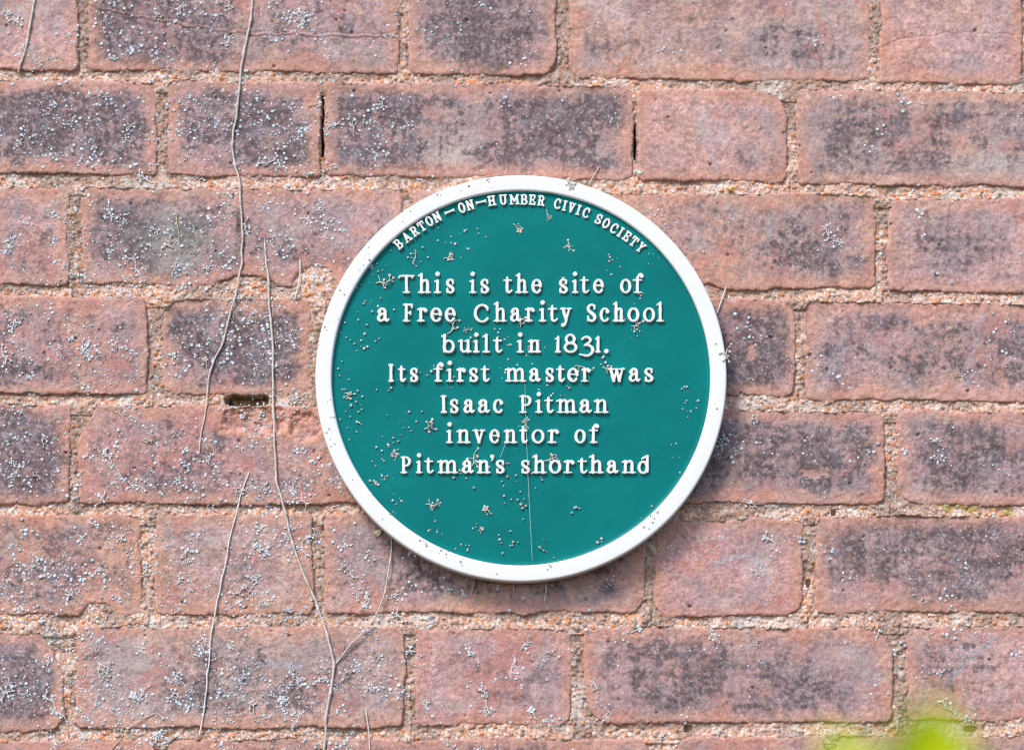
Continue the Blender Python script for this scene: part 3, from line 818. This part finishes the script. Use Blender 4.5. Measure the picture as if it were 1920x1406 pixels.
LINES = [
 (550.5, 27.5, [('T', 746, 778), ('h', 783, 809), ('i', 813, 828), ('s', 835.5, 853.5), ('i', 879, 894), ('s', 900, 918), ('t', 943, 962), ('h', 966, 991), ('e', 996.5, 1016.5), ('s', 1047.5, 1066), ('i', 1071.5, 1085.5), ('t', 1087, 1106), ('e', 1112, 1133), ('o', 1163, 1184), ('f', 1186, 1208)]),
 (604, 27.5, [('a', 706, 731), ('F', 754, 776), ('r', 781, 801.5), ('e', 807, 829), ('e', 834, 855), ('C', 888.5, 918.5), ('h', 925, 951), ('a', 956, 979), ('r', 983, 1003.5), ('i', 1010, 1025), ('t', 1027, 1047), ('y', 1049.5, 1073), ('S', 1099.5, 1119), ('c', 1124.5, 1144), ('h', 1148.5, 1172), ('o', 1177, 1199), ('o', 1206, 1228.5), ('l', 1230.5, 1246)]),
 (662, 26, [('b', 827, 853), ('u', 858, 885), ('i', 886.5, 900), ('l', 904, 920), ('t', 924, 943), ('i', 968, 983), ('n', 989, 1015.5), ('1', 1039, 1052.5), ('8', 1056, 1083), ('3', 1085, 1115), ('1', 1114.5, 1127.5), ('.', 1132.5, 1142)]),
 (716.5, 27, [('I', 727, 739), ('t', 745.5, 762), ('s', 768, 785), ('f', 812, 833), ('i', 836, 851), ('r', 855, 874), ('s', 879, 897.5), ('t', 901, 919), ('m', 946, 987.5), ('a', 991.5, 1015), ('s', 1022, 1040), ('t', 1043, 1060), ('e', 1064, 1085), ('r', 1089, 1108), ('w', 1139, 1173), ('a', 1178.5, 1202), ('s', 1207.5, 1226.5)]),
 (775, 27, [('I', 825, 838.5), ('s', 843, 861), ('a', 868.5, 891), ('a', 895.5, 919.5), ('c', 924.5, 945), ('P', 973, 998), ('i', 1003, 1018), ('t', 1020.5, 1039), ('m', 1043, 1083), ('a', 1086, 1110.5), ('n', 1113, 1142)]),
 (831.5, 27, [('i', 836, 850), ('n', 855, 883), ('v', 885.5, 911), ('e', 917.5, 937.5), ('n', 943.5, 970.5), ('t', 973.5, 990.5), ('o', 997, 1021), ('r', 1025.5, 1049), ('o', 1077.5, 1098.5), ('f', 1104, 1124.5)]),
 (888, 26, [('P', 750.5, 771.5), ('i', 779, 792.5), ('t', 795, 814), ('m', 819.5, 860), ('a', 865.5, 889), ('n', 893, 920.5), ("'", 916.5, 928.5), ('s', 929, 947.5), ('s', 976.5, 995), ('h', 997.5, 1025.5), ('o', 1029.5, 1052.5), ('r', 1056, 1078), ('t', 1082.5, 1102.5), ('h', 1104, 1132.5), ('a', 1137, 1160.5), ('n', 1165, 1193), ('d', 1195.5, 1218)]),
]
for base, xh, chars in LINES:
    cs, fs, n = [], [], 0
    for ch, x0, x1 in chars:
        co, F = letter(ch, x0, x1, base, xh, 3.15, lambda x, y, base=base: (x, base - y))
        cs.append(co); fs.append(F + n); n += len(co)
    to_plaque(mesh_obj('lettering', np_mesh('lettering', np.concatenate(cs), np.concatenate(fs)), M_LETTER))
ARC = [('B', 747, 457.8), ('A^', 762.5, 445), ('R', 777, 434), ('T^', 791, 424.5), ('O', 805, 415), ('N', 819.5, 407.2), ('-', 843, 397), ('O', 866, 390), ('N', 881.5, 384.8), ('-', 902, 379), ('H', 922, 376.7),
       ('U', 943.5, 374.7), ('M', 964.5, 374.4), ('B', 982.8, 374.5), ('E', 998.5, 375), ('R', 1015, 376.6), ('C^', 1045.7, 382.5), ('I^', 1059, 386), ('V', 1072, 389.8), ('I^', 1085, 394), ('C^', 1099.5, 399.3),
       ('S^', 1123, 411.2), ('O', 1137, 419), ('C^', 1152, 428.5), ('I^', 1164, 435.5), ('E', 1176, 443.5), ('T^', 1189, 453), ('Y', 1202, 464)]
cs, fs, n = [], [], 0
for ch, cu_, cv_ in ARC:
    th = math.atan2(cu_ - 977, 704 - cv_) * .97
    w = {'I^': 9, 'M': 19, '-': 21, 'H': 16.5, 'U': 16, 'N': 15.5, 'O': 13.5, 'A^': 16.5}.get(ch, 14)
    ca, sa = math.cos(th), math.sin(th)
    place = lambda x, y, cu_=cu_, cv_=cv_, ca=ca, sa=sa: (cu_ + x * ca + (y - 10) * sa, cv_ + x * sa - (y - 10) * ca)
    co, F = letter(ch, -w / 2, w / 2, 0, 20, 2.3, place, .7)
    cs.append(co); fs.append(F + n); n += len(co)
to_plaque(mesh_obj('lettering', np_mesh('lettering', np.concatenate(cs), np.concatenate(fs)), M_LETTER))


def on_plaque(u, v):
    r = math.hypot(u - PCU, (v - PCV) * 1.012)
    return 'rim' if PRI + 2 < r < PRO - 3 else 'face' if r <= PRI - 3 else 'edge' if r < PRO + 6 else None


# ------------------------------------------------------------------ tubes
def catmull(pts, per=8):
    P = np.array(pts, float); P = np.concatenate([[2 * P[0] - P[1]], P, [2 * P[-1] - P[-2]]])
    out = []
    for k in range(1, len(P) - 2):
        a, b, c, d = P[k - 1:k + 3]
        for t in np.arange(per) / per:
            out.append(.5 * ((2 * b) + (c - a) * t + (2 * a - 5 * b + 4 * c - d) * t * t + (3 * b - a - 3 * c + d) * t ** 3))
    out.append(P[-2])
    return np.array(out)


def tube(P, R, sides=7):
    """P (n,3) metres, R (n) metres -> verts, quads, closed by tapering ends."""
    n = len(P)
    T_ = np.gradient(P, axis=0); T_ /= np.maximum(np.linalg.norm(T_, axis=1, keepdims=True), 1e-9)
    ref = np.array([0, -1.0, 0]) * np.ones((n, 1))
    S = np.cross(T_, ref); S /= np.maximum(np.linalg.norm(S, axis=1, keepdims=True), 1e-6)
    N = np.cross(S, T_)
    R = R.copy(); R[0] *= .35; R[-1] *= .35
    a = np.arange(sides) / sides * 2 * np.pi
    V = P[:, None] + R[:, None, None] * (np.cos(a)[None, :, None] * S[:, None] + np.sin(a)[None, :, None] * N[:, None])
    i, j = np.meshgrid(np.arange(n - 1), np.arange(sides), indexing='ij'); j2 = (j + 1) % sides
    F = np.stack([i * sides + j, i * sides + j2, (i + 1) * sides + j2, (i + 1) * sides + j], -1).reshape(-1, 4)
    return V.reshape(-1, 3), F


def join(parts):
    cs, fs, n = [], [], 0
    for c, f in parts:
        cs.append(c); fs.append(f + n); n += len(c)
    return np.concatenate(cs), np.concatenate(fs)


nrng = np.random.RandomState(11)


def stem_geo(pts, r0, r1, lift=1.0, knobs=True, seat=True, out=0.0):
    C = catmull(pts, 10)
    Q = np.array(pts, float); tt = np.arange(len(C)) / 10
    C = .35 * C + .65 * np.stack([np.interp(tt, np.arange(len(Q)), Q[:, 0]), np.interp(tt, np.arange(len(Q)), Q[:, 1])], -1)
    n = len(C)
    L = np.concatenate([[0], np.cumsum(np.hypot(*np.diff(C, axis=0).T))])
    C = C + np.stack([(vnoise(L / 23, L * 0, 3 + int(pts[0][0])) - .5) * 2.6, (vnoise(L / 27, L * 0, 9) - .5) * 1.5], -1) * (1 if knobs else .25)
    R = np.linspace(r0, r1, n) * (.88 + .24 * vnoise(L / 9, L * 0, 21))
    if knobs:
        for (kx, ky) in pts[1:-1]:
            R = R * (1 + .55 * np.exp(-(np.hypot(C[:, 0] - kx, C[:, 1] - ky) / 5) ** 2))
    hs = np.array([wall_h_max(u, v) for u, v in C])
    k = np.ones(9) / 9
    hs = np.convolve(np.pad(hs, 4, 'edge'), k, 'valid')
    hs = np.maximum(hs, np.array([wall_h(u, v) for u, v in C])) + R * .55 + lift * .3 + out * np.sin(np.linspace(0, np.pi, n))
    return tube(proud(C[:, 0], C[:, 1], hs), R * PX)


STEMS = [
 ('vine_stem', [[(477, -30), (470, 40), (456, 100), (446, 200), (435, 270), (442, 310), (450, 352), (455, 440), (453, 495), (440, 560), (418, 640), (394, 695), (386, 760), (373, 850)]], 3.4, 2.4, M_STEM,
  'longest brown vine stem hanging from the top edge down the left bricks', 'vine'),
 ('vine_stem', [[(497, 448), (503, 530), (508, 600), (511, 660), (513, 780), (519, 900), (535, 960), (549, 1020), (575, 1090), (597, 1140), (614, 1190), (627, 1247), (619, 1300), (612, 1345), (604, 1440)],
                [(627, 1247), (660, 1206), (700, 1165), (722, 1110), (733, 1050), (734, 1008)]], 3.1, 3.6, M_STEM,
  'forked grey vine stem running down left of the plaque down to the bottom edge', 'vine'),
 ('vine_stem', [[(467, 883), (446, 950), (430, 1020), (416, 1090), (405, 1140), (398, 1180), (390, 1260), (383, 1325), (374, 1380)]], 2.1, 2.3, M_PALE,
  'thin pale unbranched vine stem on the lower left bricks', 'vine'),
 ('vine_stem', [[(70, -30), (62, 25), (56, 52), (51, 80), (40, 118), (35, 138)]], 3.4, 2.2, M_STEM, 'short knotty vine stem in the top left corner', 'vine'),
 ('dry_twig', [[(562, 486), (563, 505), (561, 530), (553, 562)]], 2.2, 2.0, M_PALE, 'short curved bleached twig on the bricks left of the plaque', 'twig'),
 ('dry_twig', [[(686, 1326), (691, 1365), (695, 1430)]], 1.7, 1.9, M_PALE, 'straight bleached twig at the bottom edge right of the forked vine', 'twig'),
 ('dry_twig', [[(1362, 537), (1354, 560), (1344, 590)]], 2.3, 2.6, M_PALE, 'stubby grey twig poking out beside the upper right of the rim', 'twig'),
 ('dry_twig', [[(1342, 796), (1331, 808), (1320, 824)]], 1.8, 1.4, M_PALE, 'small grey twig poking out beside the lower right of the rim', 'twig'),
 ('dry_twig', [[(1023, 1085), (1024, 1105), (1021, 1128)]], 1.8, 2.4, M_PALE, 'white splinter hanging under the plaque, the thickest of the bits there', 'twig'),
 ('straw', [[(195, 1425), (240, 1366), (270, 1347), (292, 1336)], [(292, 1336), (308, 1344), (323, 1351)]], 1.5, 1.2, M_STRAW, 'bent yellow straw caught at the bottom left of the wall', 'straw'),
 ('straw', [[(891, 1078), (887, 1098), (882, 1122)]], 1.3, 1.1, M_STRAW, 'slanting straw under the plaque, leftmost of the bits hanging there', 'straw'),
 ('straw', [[(960, 1086), (962, 1098), (963, 1114)]], 1.6, 1.2, M_PALE, 'short pale straw under the lowest point of the plaque', 'straw'),
 ('straw', [[(1124, 312), (1113, 330), (1104, 347)]], 1.0, 1.2, M_PALE, 'fine pale straw standing above the top of the rim', 'straw'),
 ('straw', [[(636, 947), (622, 951), (609, 962), (600, 976)]], 1.7, 1.3, M_PALE, 'small white curl of straw in the joint at the lower left of the rim', 'straw'),
 ('straw', [[(330, 398), (332, 420), (336, 440), (336, 458)]], 1.4, 1.1, M_STRAW, 'short thin straw upright on the greenish brick of the third course', 'straw'),
]
SPIKES = []
for name, lines, r0, r1, mat, label, cat in STEMS:
    r0, r1 = r0 * .62, r1 * .64
    parts = [stem_geo(l, r0 if k == 0 else r0 * .75, r1 if k == 0 else r1 * .55, knobs=cat == 'vine', out=2 if k == 0 else 8) for k, l in enumerate(lines)]
    co, F = join(parts)
    o = np.array([co[:, 0].mean(), co[:, 1].max(), co[:, 2].min()])
    ob = mesh_obj(name, np_mesh(name, co - o, F), mat)
    ob.location = o
    tag(ob, label, cat)

# ------------------------------------------------------------------ tendrils of the dead creeper
def dome(r, h, n=8):
    """a sucker pad: small rounded disc, slightly dimpled (local: x right, y into the wall, z up; pixels)."""
    prof = [(1.0, -.5), (1.02, .25), (.80, .80), (.45, 1.0), (.15, .72)]
    a = np.arange(n) / n * 2 * np.pi
    V = np.concatenate([np.stack([r * q * np.cos(a), np.full(n, -h * z), r * q * np.sin(a)], -1) for q, z in prof])
    i, j = np.meshgrid(np.arange(len(prof) - 1), np.arange(n), indexing='ij'); j2 = (j + 1) % n
    F = np.stack([i * n + j, i * n + j2, (i + 1) * n + j2, (i + 1) * n + j], -1).reshape(-1, 4)
    c = (len(prof) - 1) * n
    F = np.concatenate([F] + [np.array([[c, c + k, c + k + 1, c + k + 2]]) for k in range(1, n - 2, 2)])
    return V, F


def make_tendril(seed):
    r = np.random.RandomState(seed)
    parts = []
    L = r.uniform(15, 42); a = math.pi / 2; P = [(0, 0, 0)]
    x = z = 0.0; hgt = 1.2
    n = 6
    nodes = []
    for k in range(n):
        a += r.uniform(-.75, .75)
        x += L / n * math.cos(a); z += L / n * math.sin(a)
        hgt = np.clip(hgt + r.uniform(-1.6, 2.4), .6, 7)
        P.append((x, -hgt, z)); nodes.append((x, -hgt, z, a))
    P = catmull(P, 5)
    parts.append(tube(P * PX, np.linspace(1.25, .8, len(P)) * PX, 5))
    side = 1
    for (bx, by, bz, ba) in nodes[1:]:
        for _ in range(r.choice([1, 1, 2])):
            side = -side
            aa = ba + side * r.uniform(.6, 1.5); Ls = r.uniform(6, 15)
            cx, cz = bx, bz; Q = [(bx, by, bz)]
            for k in range(3):
                aa += r.uniform(-.8, .8)
                cx += Ls / 3 * math.cos(aa); cz += Ls / 3 * math.sin(aa)
                Q.append((cx, by * (1 - (k + 1) / 3) - 1.0, cz))
            Q = catmull(Q, 4)
            parts.append(tube(Q * PX, np.linspace(.95, .6, len(Q)) * PX, 5))
            if r.rand() < .75:
                V, F = dome(r.uniform(2.0, 3.3), r.uniform(1.8, 2.8)); V = V + np.array([cx, 0, cz])
                parts.append((V * PX, F))
    co, F = join(parts)
    me = np_mesh('tendril', co, F)
    return me


TMESH = [make_tendril(40 + k) for k in range(24)]
TMESH_TAN = []
for k, me in enumerate(TMESH):
    me.materials.append(M_TENDRIL)
    m2 = me.copy(); m2.materials.clear(); m2.materials.append(M_TENDRIL_TAN); TMESH_TAN.append(m2)


def put_tendril(u, v, h, rot, sc, k, label, group, tan=False, ref=0.0):
    o = bpy.data.objects.new('creeper_tendril', (TMESH_TAN if tan else TMESH)[k % len(TMESH)])
    o.location = proud(u, v, h, ref)
    o.rotation_euler = (0, rot, 0)
    o.scale = (sc,) * 3
    link(o)
    return tag(o, label, 'tendril', group)


PG = 'dead creeper tendrils stuck to the plaque'
PT = [
 (705, 532, .5, 1.0, 0, 'branching dry tendril on the green face left of the word This'),
 (832, 486, .2, .8, 1, 'small dry tendril on the green face above the second word, is'),
 (962, 420, 3.0, .8, 2, 'dry tendril on the green face under the word HUMBER'),
 (1066, 472, .4, .8, 3, 'forked dry tendril alone on the green face below CIVIC'),
 (1024, 392, 2.2, .6, 4, 'small tendril tuft at the foot of the R that ends HUMBER'),
 (777, 468, 2.6, .7, 5, 'dry tendril under the first letters of BARTON'),
 (838, 626, 1.4, .9, 6, 'wide dry tendril under the word Free'),
 (976, 614, .8, .9, 7, 'tangled tendril against the foot of the a in Charity'),
 (646, 738, 1.9, .8, 8, 'dry tendril at the left edge of the green face by the rim'),
 (795, 804, 1.2, .9, 9, 'dry tendril left of the word inventor'),
 (976, 800, .9, .7, 10, 'tendril above the t of inventor'),
 (882, 876, .1, .9, 11, "tendril lying over the a of the last line's first word"),
 (798, 946, .7, .8, 0, 'tendril tuft on the green face under the m of the last line'),
 (924, 965, -.2, .8, 2, 'tendril tuft on the green face below the apostrophe of the last line'),
 (1016, 866, .6, .8, 4, 'tendril lying over the h of shorthand'),
 (1052, 536, -.5, .7, 1, 'tendril lying over the first letter of the word site'),
 (1184, 612, 1.6, .9, 3, 'tendril tangled under the double o of School'),
 (1076, 688, 1.2, .8, 5, 'tendril above the e of master'),
 (1140, 702, .3, .7, 7, 'tendril at the upper left of the word was'),
 (1066, 358, .4, .7, 9, 'dry tendril on the white rim near its top'),
 (1353, 680, .2, .9, 11, 'dry tendril on the right side of the white rim'),
 (738, 864, 1.0, .6, 6, 'small tendril left of the last line'),
 (690, 500, .9, .6, 8, 'small tendril at the inner edge of the rim, upper left'),
 (870, 614, 2.0, .5, 10, 'tiny tendril under the second e of Free'),
 (900, 1002, 1.0, .5, 2, 'tiny tendril low on the green face near the bottom rim'),
 (1162, 590, 2.8, .5, 9, 'tiny tendril on the h of School'),
]
for (u, v, rot, sc, k, label) in PT:
    put_tendril(u, v, (H_RIM if on_plaque(u, v) == 'rim' else H_FACE) + .5, rot, sc, k, label, PG, True, H_FACE)

WG = 'dead creeper tendrils clinging to the brick wall'
WT = [(350, 18), (300, 22), (445, 70), (30, 30), (38, 75), (360, 288), (520, 292), (290, 342), (375, 342), (320, 455), (300, 440), (480, 378), (468, 440), (505, 448), (604, 342), (25, 452), (570, 402), (605, 395), (20, 615), (15, 690),
      (225, 655), (160, 670), (330, 672), (345, 655), (530, 640), (535, 625), (395, 690), (545, 757), (497, 797), (335, 822), (388, 852), (190, 917), (235, 897), (322, 912), (440, 912), (480, 925), (545, 912), (642, 872), (652, 905), (634, 898), (560, 920),
      (271, 1050), (350, 1030), (358, 1050), (320, 1132), (430, 1105), (470, 1085), (530, 1020), (570, 1012), (555, 1150), (602, 1130), (690, 1118), (680, 1140), (690, 1190), (750, 1140), (755, 1120), (280, 1213), (190, 1278), (205, 1268), (322, 1268), (332, 1305), (240, 1310),
      (450, 1280), (550, 1275), (562, 1335), (300, 1382), (290, 1392), (420, 1362), (440, 1215), (385, 1215), (700, 1238), (90, 1255), (1565, 448), (1575, 452), (1370, 832), (1358, 850), (1390, 945), (1445, 835), (1752, 832), (1112, 1268), (1141, 1335), (876, 1215), (900, 1288), (906, 1315), (808, 1320), (982, 1228),
      (1022, 1228), (955, 1270), (1452, 1025), (1806, 1348), (1797, 1342), (1645, 1160), (1810, 700), (1350, 1198), (1180, 1188), (1405, 1205), (775, 1215), (1010, 1345), (60, 900), (100, 1330), (590, 320), (100, 200), (240, 245), (190, 190), (40, 270), (250, 500), (210, 410), (395, 500), (340, 500), (60, 540), (100, 770), (30, 870),
      (90, 840), (205, 870), (275, 830), (140, 1010), (40, 1060), (190, 1075), (230, 1020), (120, 1120), (480, 1030), (340, 1090), (500, 1130), (30, 1290), (60, 1310), (160, 1240), (270, 1310), (230, 1350), (480, 1340), (520, 1310), (600, 1270), (690, 1290), (650, 1060), (640, 1020), (735, 60), (560, 35), (420, 20), (660, 250), (640, 230), (710, 200), (700, 290)]
for k, (u, v) in enumerate(WT):
    left = u < 700
    lab = ('grey curled tendril of the dead creeper on the bricks left of the plaque' if u < 640 and 380 < v < 1000 else
           'grey curled tendril of the dead creeper in the upper part of the wall' if v <= 380 else
           'grey curled tendril of the dead creeper on the wall below the plaque' if v >= 1000 else
           'grey curled tendril of the dead creeper on the bricks right of the plaque')
    for q in range(2 if (left and k % 3 == 0) else 1):
        uu, vv = u + nrng.uniform(-7, 7), v + nrng.uniform(-7, 7)
        if on_plaque(uu, vv):
            continue
        put_tendril(uu, vv, wall_h(uu, vv) + .3, nrng.uniform(0, 6.28), nrng.uniform(.42, .95), int(nrng.randint(24)), lab, WG, nrng.rand() < .2)

# pads left where tendrils have fallen off: a dusting nobody could count
DV = {n: dome(1.0, 1.0, n) for n in (7,)}


def pads(name, pts, label, cat, col0, col1, mat):
    V0, F0 = DV[7]
    n = len(pts)
    P = np.array([q[0] for q in pts]); R = np.array([q[1] for q in pts]); Hh = np.array([q[2] for q in pts])
    S = np.stack([R, Hh, R], -1) * PX
    co = P[:, None] + V0[None] * S[:, None]
    F = (F0[None] + (np.arange(n) * len(V0))[:, None, None]).reshape(-1, 4)
    t = nrng.rand(n, 1)
    c = np.asarray(col0) * (1 - t) + np.asarray(col1) * t
    c = np.repeat(c, len(V0), 0)
    ob = mesh_obj(name, np_mesh(name, co.reshape(-1, 3), F, True, {'albedo': c}), mat)
    return tag(ob, label, cat, None, 'stuff')


pts = []


def add_pad(u, v, r):
    if on_plaque(u, v) or not (-40 < u < 1960 and -40 < v < 1450):
        return
    pts.append((proud(u, v, wall_h(u, v)), r, r * nrng.uniform(.35, .75)))


def density(u, v):
    base = np.interp(u, [0, 620, 760, 1000, 1300, 1920], [1.0, 1.0, .5, .26, .13, .11])
    if u > 620 and v < 560: base *= .55
    return base * (.5 + (1.3 if u < 900 else .5) * dark_at(u, v)) * (.35 + 1.5 * sstep(.4, .7, fbm(np.array([u]), np.array([v]), 80, 77, 3))[0])


count = 0
while count < 1650:                                       # clusters
    u, v = nrng.uniform(-30, 1950), nrng.uniform(-30, 1436)
    if nrng.rand() > density(u, v):
        continue
    count += 1
    n = nrng.randint(2, 8); ang = nrng.uniform(0, 6.28); rr = 1.1 + 2.0 * nrng.rand() ** 1.6
    sp = nrng.uniform(5, 17)
    for _ in range(n):
        add_pad(u + nrng.normal(0, sp), v + nrng.normal(0, sp * .8), np.clip(rr * nrng.uniform(.75, 1.25), .9, 3.7))
for _ in range(2600):
    u, v = nrng.uniform(-30, 1950), nrng.uniform(-30, 1436)
    if nrng.rand() < density(u, v) * 1.2:
        add_pad(u, v, nrng.uniform(.9, 2.4))
for (u, v) in WT:
    for _ in range(nrng.randint(3, 9)):
        add_pad(u + nrng.normal(0, 15), v + nrng.normal(0, 13), nrng.uniform(1.4, 3.2))
pads('creeper_pads', pts, 'pale dots of dead creeper sucker pads dusted over the bricks and mortar', 'creeper pads', (.32, .35, .38), (.62, .68, .73), M_PAD)

PADS = [(690, 510, 9, 16), (705, 560, 10, 22), (662, 622, 9, 16), (690, 648, 7, 13), (652, 735, 8, 20), (660, 768, 8, 14), (762, 790, 12, 18), (742, 832, 9, 18), (722, 858, 12, 20), (702, 892, 9, 14), (722, 905, 6, 10), (752, 935, 6, 11),
        (852, 447, 10, 17), (868, 468, 7, 12), (905, 425, 3, 12), (810, 690, 6, 12), (958, 690, 8, 13), (1000, 648, 8, 13), (950, 638, 5, 8), (980, 795, 5, 8), (870, 892, 7, 10), (950, 882, 7, 13), (962, 912, 8, 13), (980, 935, 7, 10),
        (902, 992, 5, 10), (955, 1010, 12, 18), (815, 990, 8, 12), (870, 1022, 6, 8), (1022, 1036, 6, 9), (1075, 942, 5, 8), (1215, 962, 9, 12), (1125, 1017, 4, 5), (1300, 756, 9, 12), (1280, 735, 4, 8), (1270, 852, 5, 12), (1152, 495, 8, 14),
        (1222, 488, 5, 7), (1202, 560, 5, 8), (1062, 722, 6, 9), (1192, 622, 7, 9), (1132, 672, 5, 9), (1025, 735, 6, 10), (745, 720, 5, 10), (835, 700, 6, 16), (880, 640, 4, 10), (930, 625, 4, 8), (640, 700, 5, 12), (670, 800, 6, 14),
        (640, 640, 6, 20), (730, 500, 5, 14), (1000, 900, 5, 15), (790, 480, 4, 10)]
RIMP = [(608, 620, 2, 6), (607, 652, 3, 5), (620, 785, 3, 7), (622, 812, 5, 8), (626, 830, 3, 6), (664, 540, 2, 4), (651, 522, 3, 6), (645, 548, 2, 5), (722, 980, 3, 5), (736, 968, 3, 5), (790, 1013, 3, 6), (806, 1032, 3, 6), (832, 1034, 5, 6), (864, 1052, 4, 5),
        (930, 1074, 1, 3), (1030, 1066, 4, 6), (1048, 1072, 2, 4), (918, 343, 4, 7), (868, 358, 3, 6), (826, 369, 3, 5), (763, 396, 2, 3), (752, 411, 3, 5), (690, 463, 1, 2), (1335, 642, 1, 3), (1341, 760, 2, 4), (1212, 990, 3, 5), (688, 482, 3, 5), (612, 755, 2, 5), (648, 910, 2, 6), (670, 905, 1, 3)]
pts = []
for (u, v, n, sd) in PADS + RIMP:
    for _ in range(n):
        uu, vv = u + nrng.normal(0, sd), v + nrng.normal(0, sd)
        w = on_plaque(uu, vv)
        if w not in ('face', 'rim'):
            continue
        r = np.clip(nrng.gamma(6, .33), .8, 3.1) * (.9 if w == 'face' else .75)
        pts.append((proud(uu, vv, (H_RIM if w == 'rim' else H_FACE + 1.0), H_FACE), r, r * .85))
pads('creeper_pads', pts, 'pinkish grey dots of creeper sucker pads scattered over the green face and white rim', 'creeper pads', (.30, .26, .26), (.60, .55, .56), M_PAD)

# ------------------------------------------------------------------ small things
def thread(name, a, b, h, label, r=.33):
    P = np.array([a, ((a[0] + b[0]) / 2 - 1.5, (a[1] + b[1]) / 2), b], float)
    C = catmull(P, 10)
    co, F = tube(proud(C[:, 0], C[:, 1], np.full(len(C), h), H_FACE), np.full(len(C), r * PX), 5)
    o = co.mean(0)
    ob = mesh_obj(name, np_mesh(name, co - o, F), M_WEB); ob.location = o
    return tag(ob, label, 'thread')


thread('spider_thread', (984, 716), (998, 1052), H_FACE + 9, 'fine upright spider thread down the lower half of the green face')
thread('spider_thread', (959, 812), (938, 858), H_FACE + 9.2, 'short slanting spider thread between the two lowest lines of lettering')


def flake(name, u, v, w, l, rot, mat, label, lift, cat='leaf'):
    n = 9
    xs = np.linspace(-1, 1, n); rows = []
    for t in xs:
        wd = math.sqrt(max(0.02, 1 - t * t)) * w * (1 - .25 * t)
        for s in (-1, -.5, 0, .5, 1):
            rows.append((s * wd, -(lift + 2.2 * (1 - s * s) + 2.5 * t * t + 1.2 * math.sin(3 * t + s)), t * l))
    V = np.array(rows); back = V + np.array([0, .8, 0])
    V = np.concatenate([V, back])
    F = []
    for a in range(n - 1):
        for b in range(4):
            q = [a * 5 + b, a * 5 + b + 1, (a + 1) * 5 + b + 1, (a + 1) * 5 + b]
            F.append(q); F.append([x + n * 5 for x in q[::-1]])
        for b in (0, 4):
            F.append([a * 5 + b, (a + 1) * 5 + b, (a + 1) * 5 + b + n * 5, a * 5 + b + n * 5])
    ob = mesh_obj(name, np_mesh(name, V * PX, np.array(F)), mat)
    ob.location = proud(u, v, wall_h_max(u, v)); ob.rotation_euler = (0, rot, 0)
    return tag(ob, label, cat)


flake('dry_leaf', 709, 998, 5.5, 9, 1.0, M_FLAKE, 'curled straw-coloured leaf scrap lodged beside the lower left of the rim', 2)
flake('leaf_scrap', 1369, 355, 3.0, 6.5, 1.4, M_YELLOW, 'tiny yellow leaf scrap in the mortar joint right of the top of the plaque', 1)

# ------------------------------------------------------------------ the leafy shoot in front of the wall (out of focus)
FD = 0.85                                                  # metres from the camera


def front(u, v, dist):
    dx = (u - PW / 2) / PW * 36.0 / LENS; dy = -(v - PH / 2) / PW * 36.0 / LENS
    d = np.array([dx, CP - dy * SP, SP + dy * CP])
    return CAM + d * dist


shoot_base = front(1690, 2150, FD)
shoot = empty('leafy_shoot', shoot_base)
tag(shoot, 'blurred bright green leafy shoot at the lower right, close in front of the wall', 'plant')
tip = front(1700, 1500, FD)
P = catmull([shoot_base, shoot_base * .6 + tip * .4 + np.array([.006, 0, 0]), tip], 10)
co, F = tube(P, np.linspace(.0028, .0014, len(P)), 8)
so = mesh_obj('stem', np_mesh('stem', co - shoot_base, F), M_LEAF, shoot)


def leaf(base, tipp, width, curl, face=-1.0):
    n, m = 14, 7
    base, tipp = np.array(base), np.array(tipp)
    ax = tipp - base; L = np.linalg.norm(ax); ax /= L
    nrm = np.array([0.25, face, .25]); nrm -= ax * nrm.dot(ax); nrm /= np.linalg.norm(nrm)
    sd = np.cross(ax, nrm)
    V = []
    for i in range(n):
        t = i / (n - 1)
        wd = width * math.sin(math.pi * min(1, t * .93 + .05)) ** .8 * (1 - .35 * t)
        for j in range(m):
            s = (j / (m - 1) - .5) * 2
            V.append(base + ax * L * t + sd * wd * s + nrm * (curl * (t - .5) ** 2 * -1 - abs(s) * width * -.22 + .0006 * math.sin(9 * t) * abs(s)))
    V = np.array(V); back = V - nrm * .0004
    q = [[i * m + j, i * m + j + 1, (i + 1) * m + j + 1, (i + 1) * m + j] for i in range(n - 1) for j in range(m - 1)]
    F = q + [[x + n * m for x in f[::-1]] for f in q]
    return np.concatenate([V, back]), np.array(F)


LV = [((1722, 1580), (1738, 1306), .0215, .006, 0.0), ((1690, 1600), (1545, 1370), .0125, .008, .01), ((1697, 1640), (1800, 1520), .013, .01, .0), ((1694, 1720), (1570, 1580), .014, .012, -.01),
      ((1692, 1850), (1820, 1730), .014, .012, .01), ((1690, 1950), (1570, 1830), .014, .012, -.01)]
for (a, b_, w, c, dy) in LV:
    co, F = leaf(front(*a, FD), front(*b_, FD + dy), w, c)
    mesh_obj('leaf', np_mesh('leaf', co - shoot_base, F), M_LEAF, shoot)
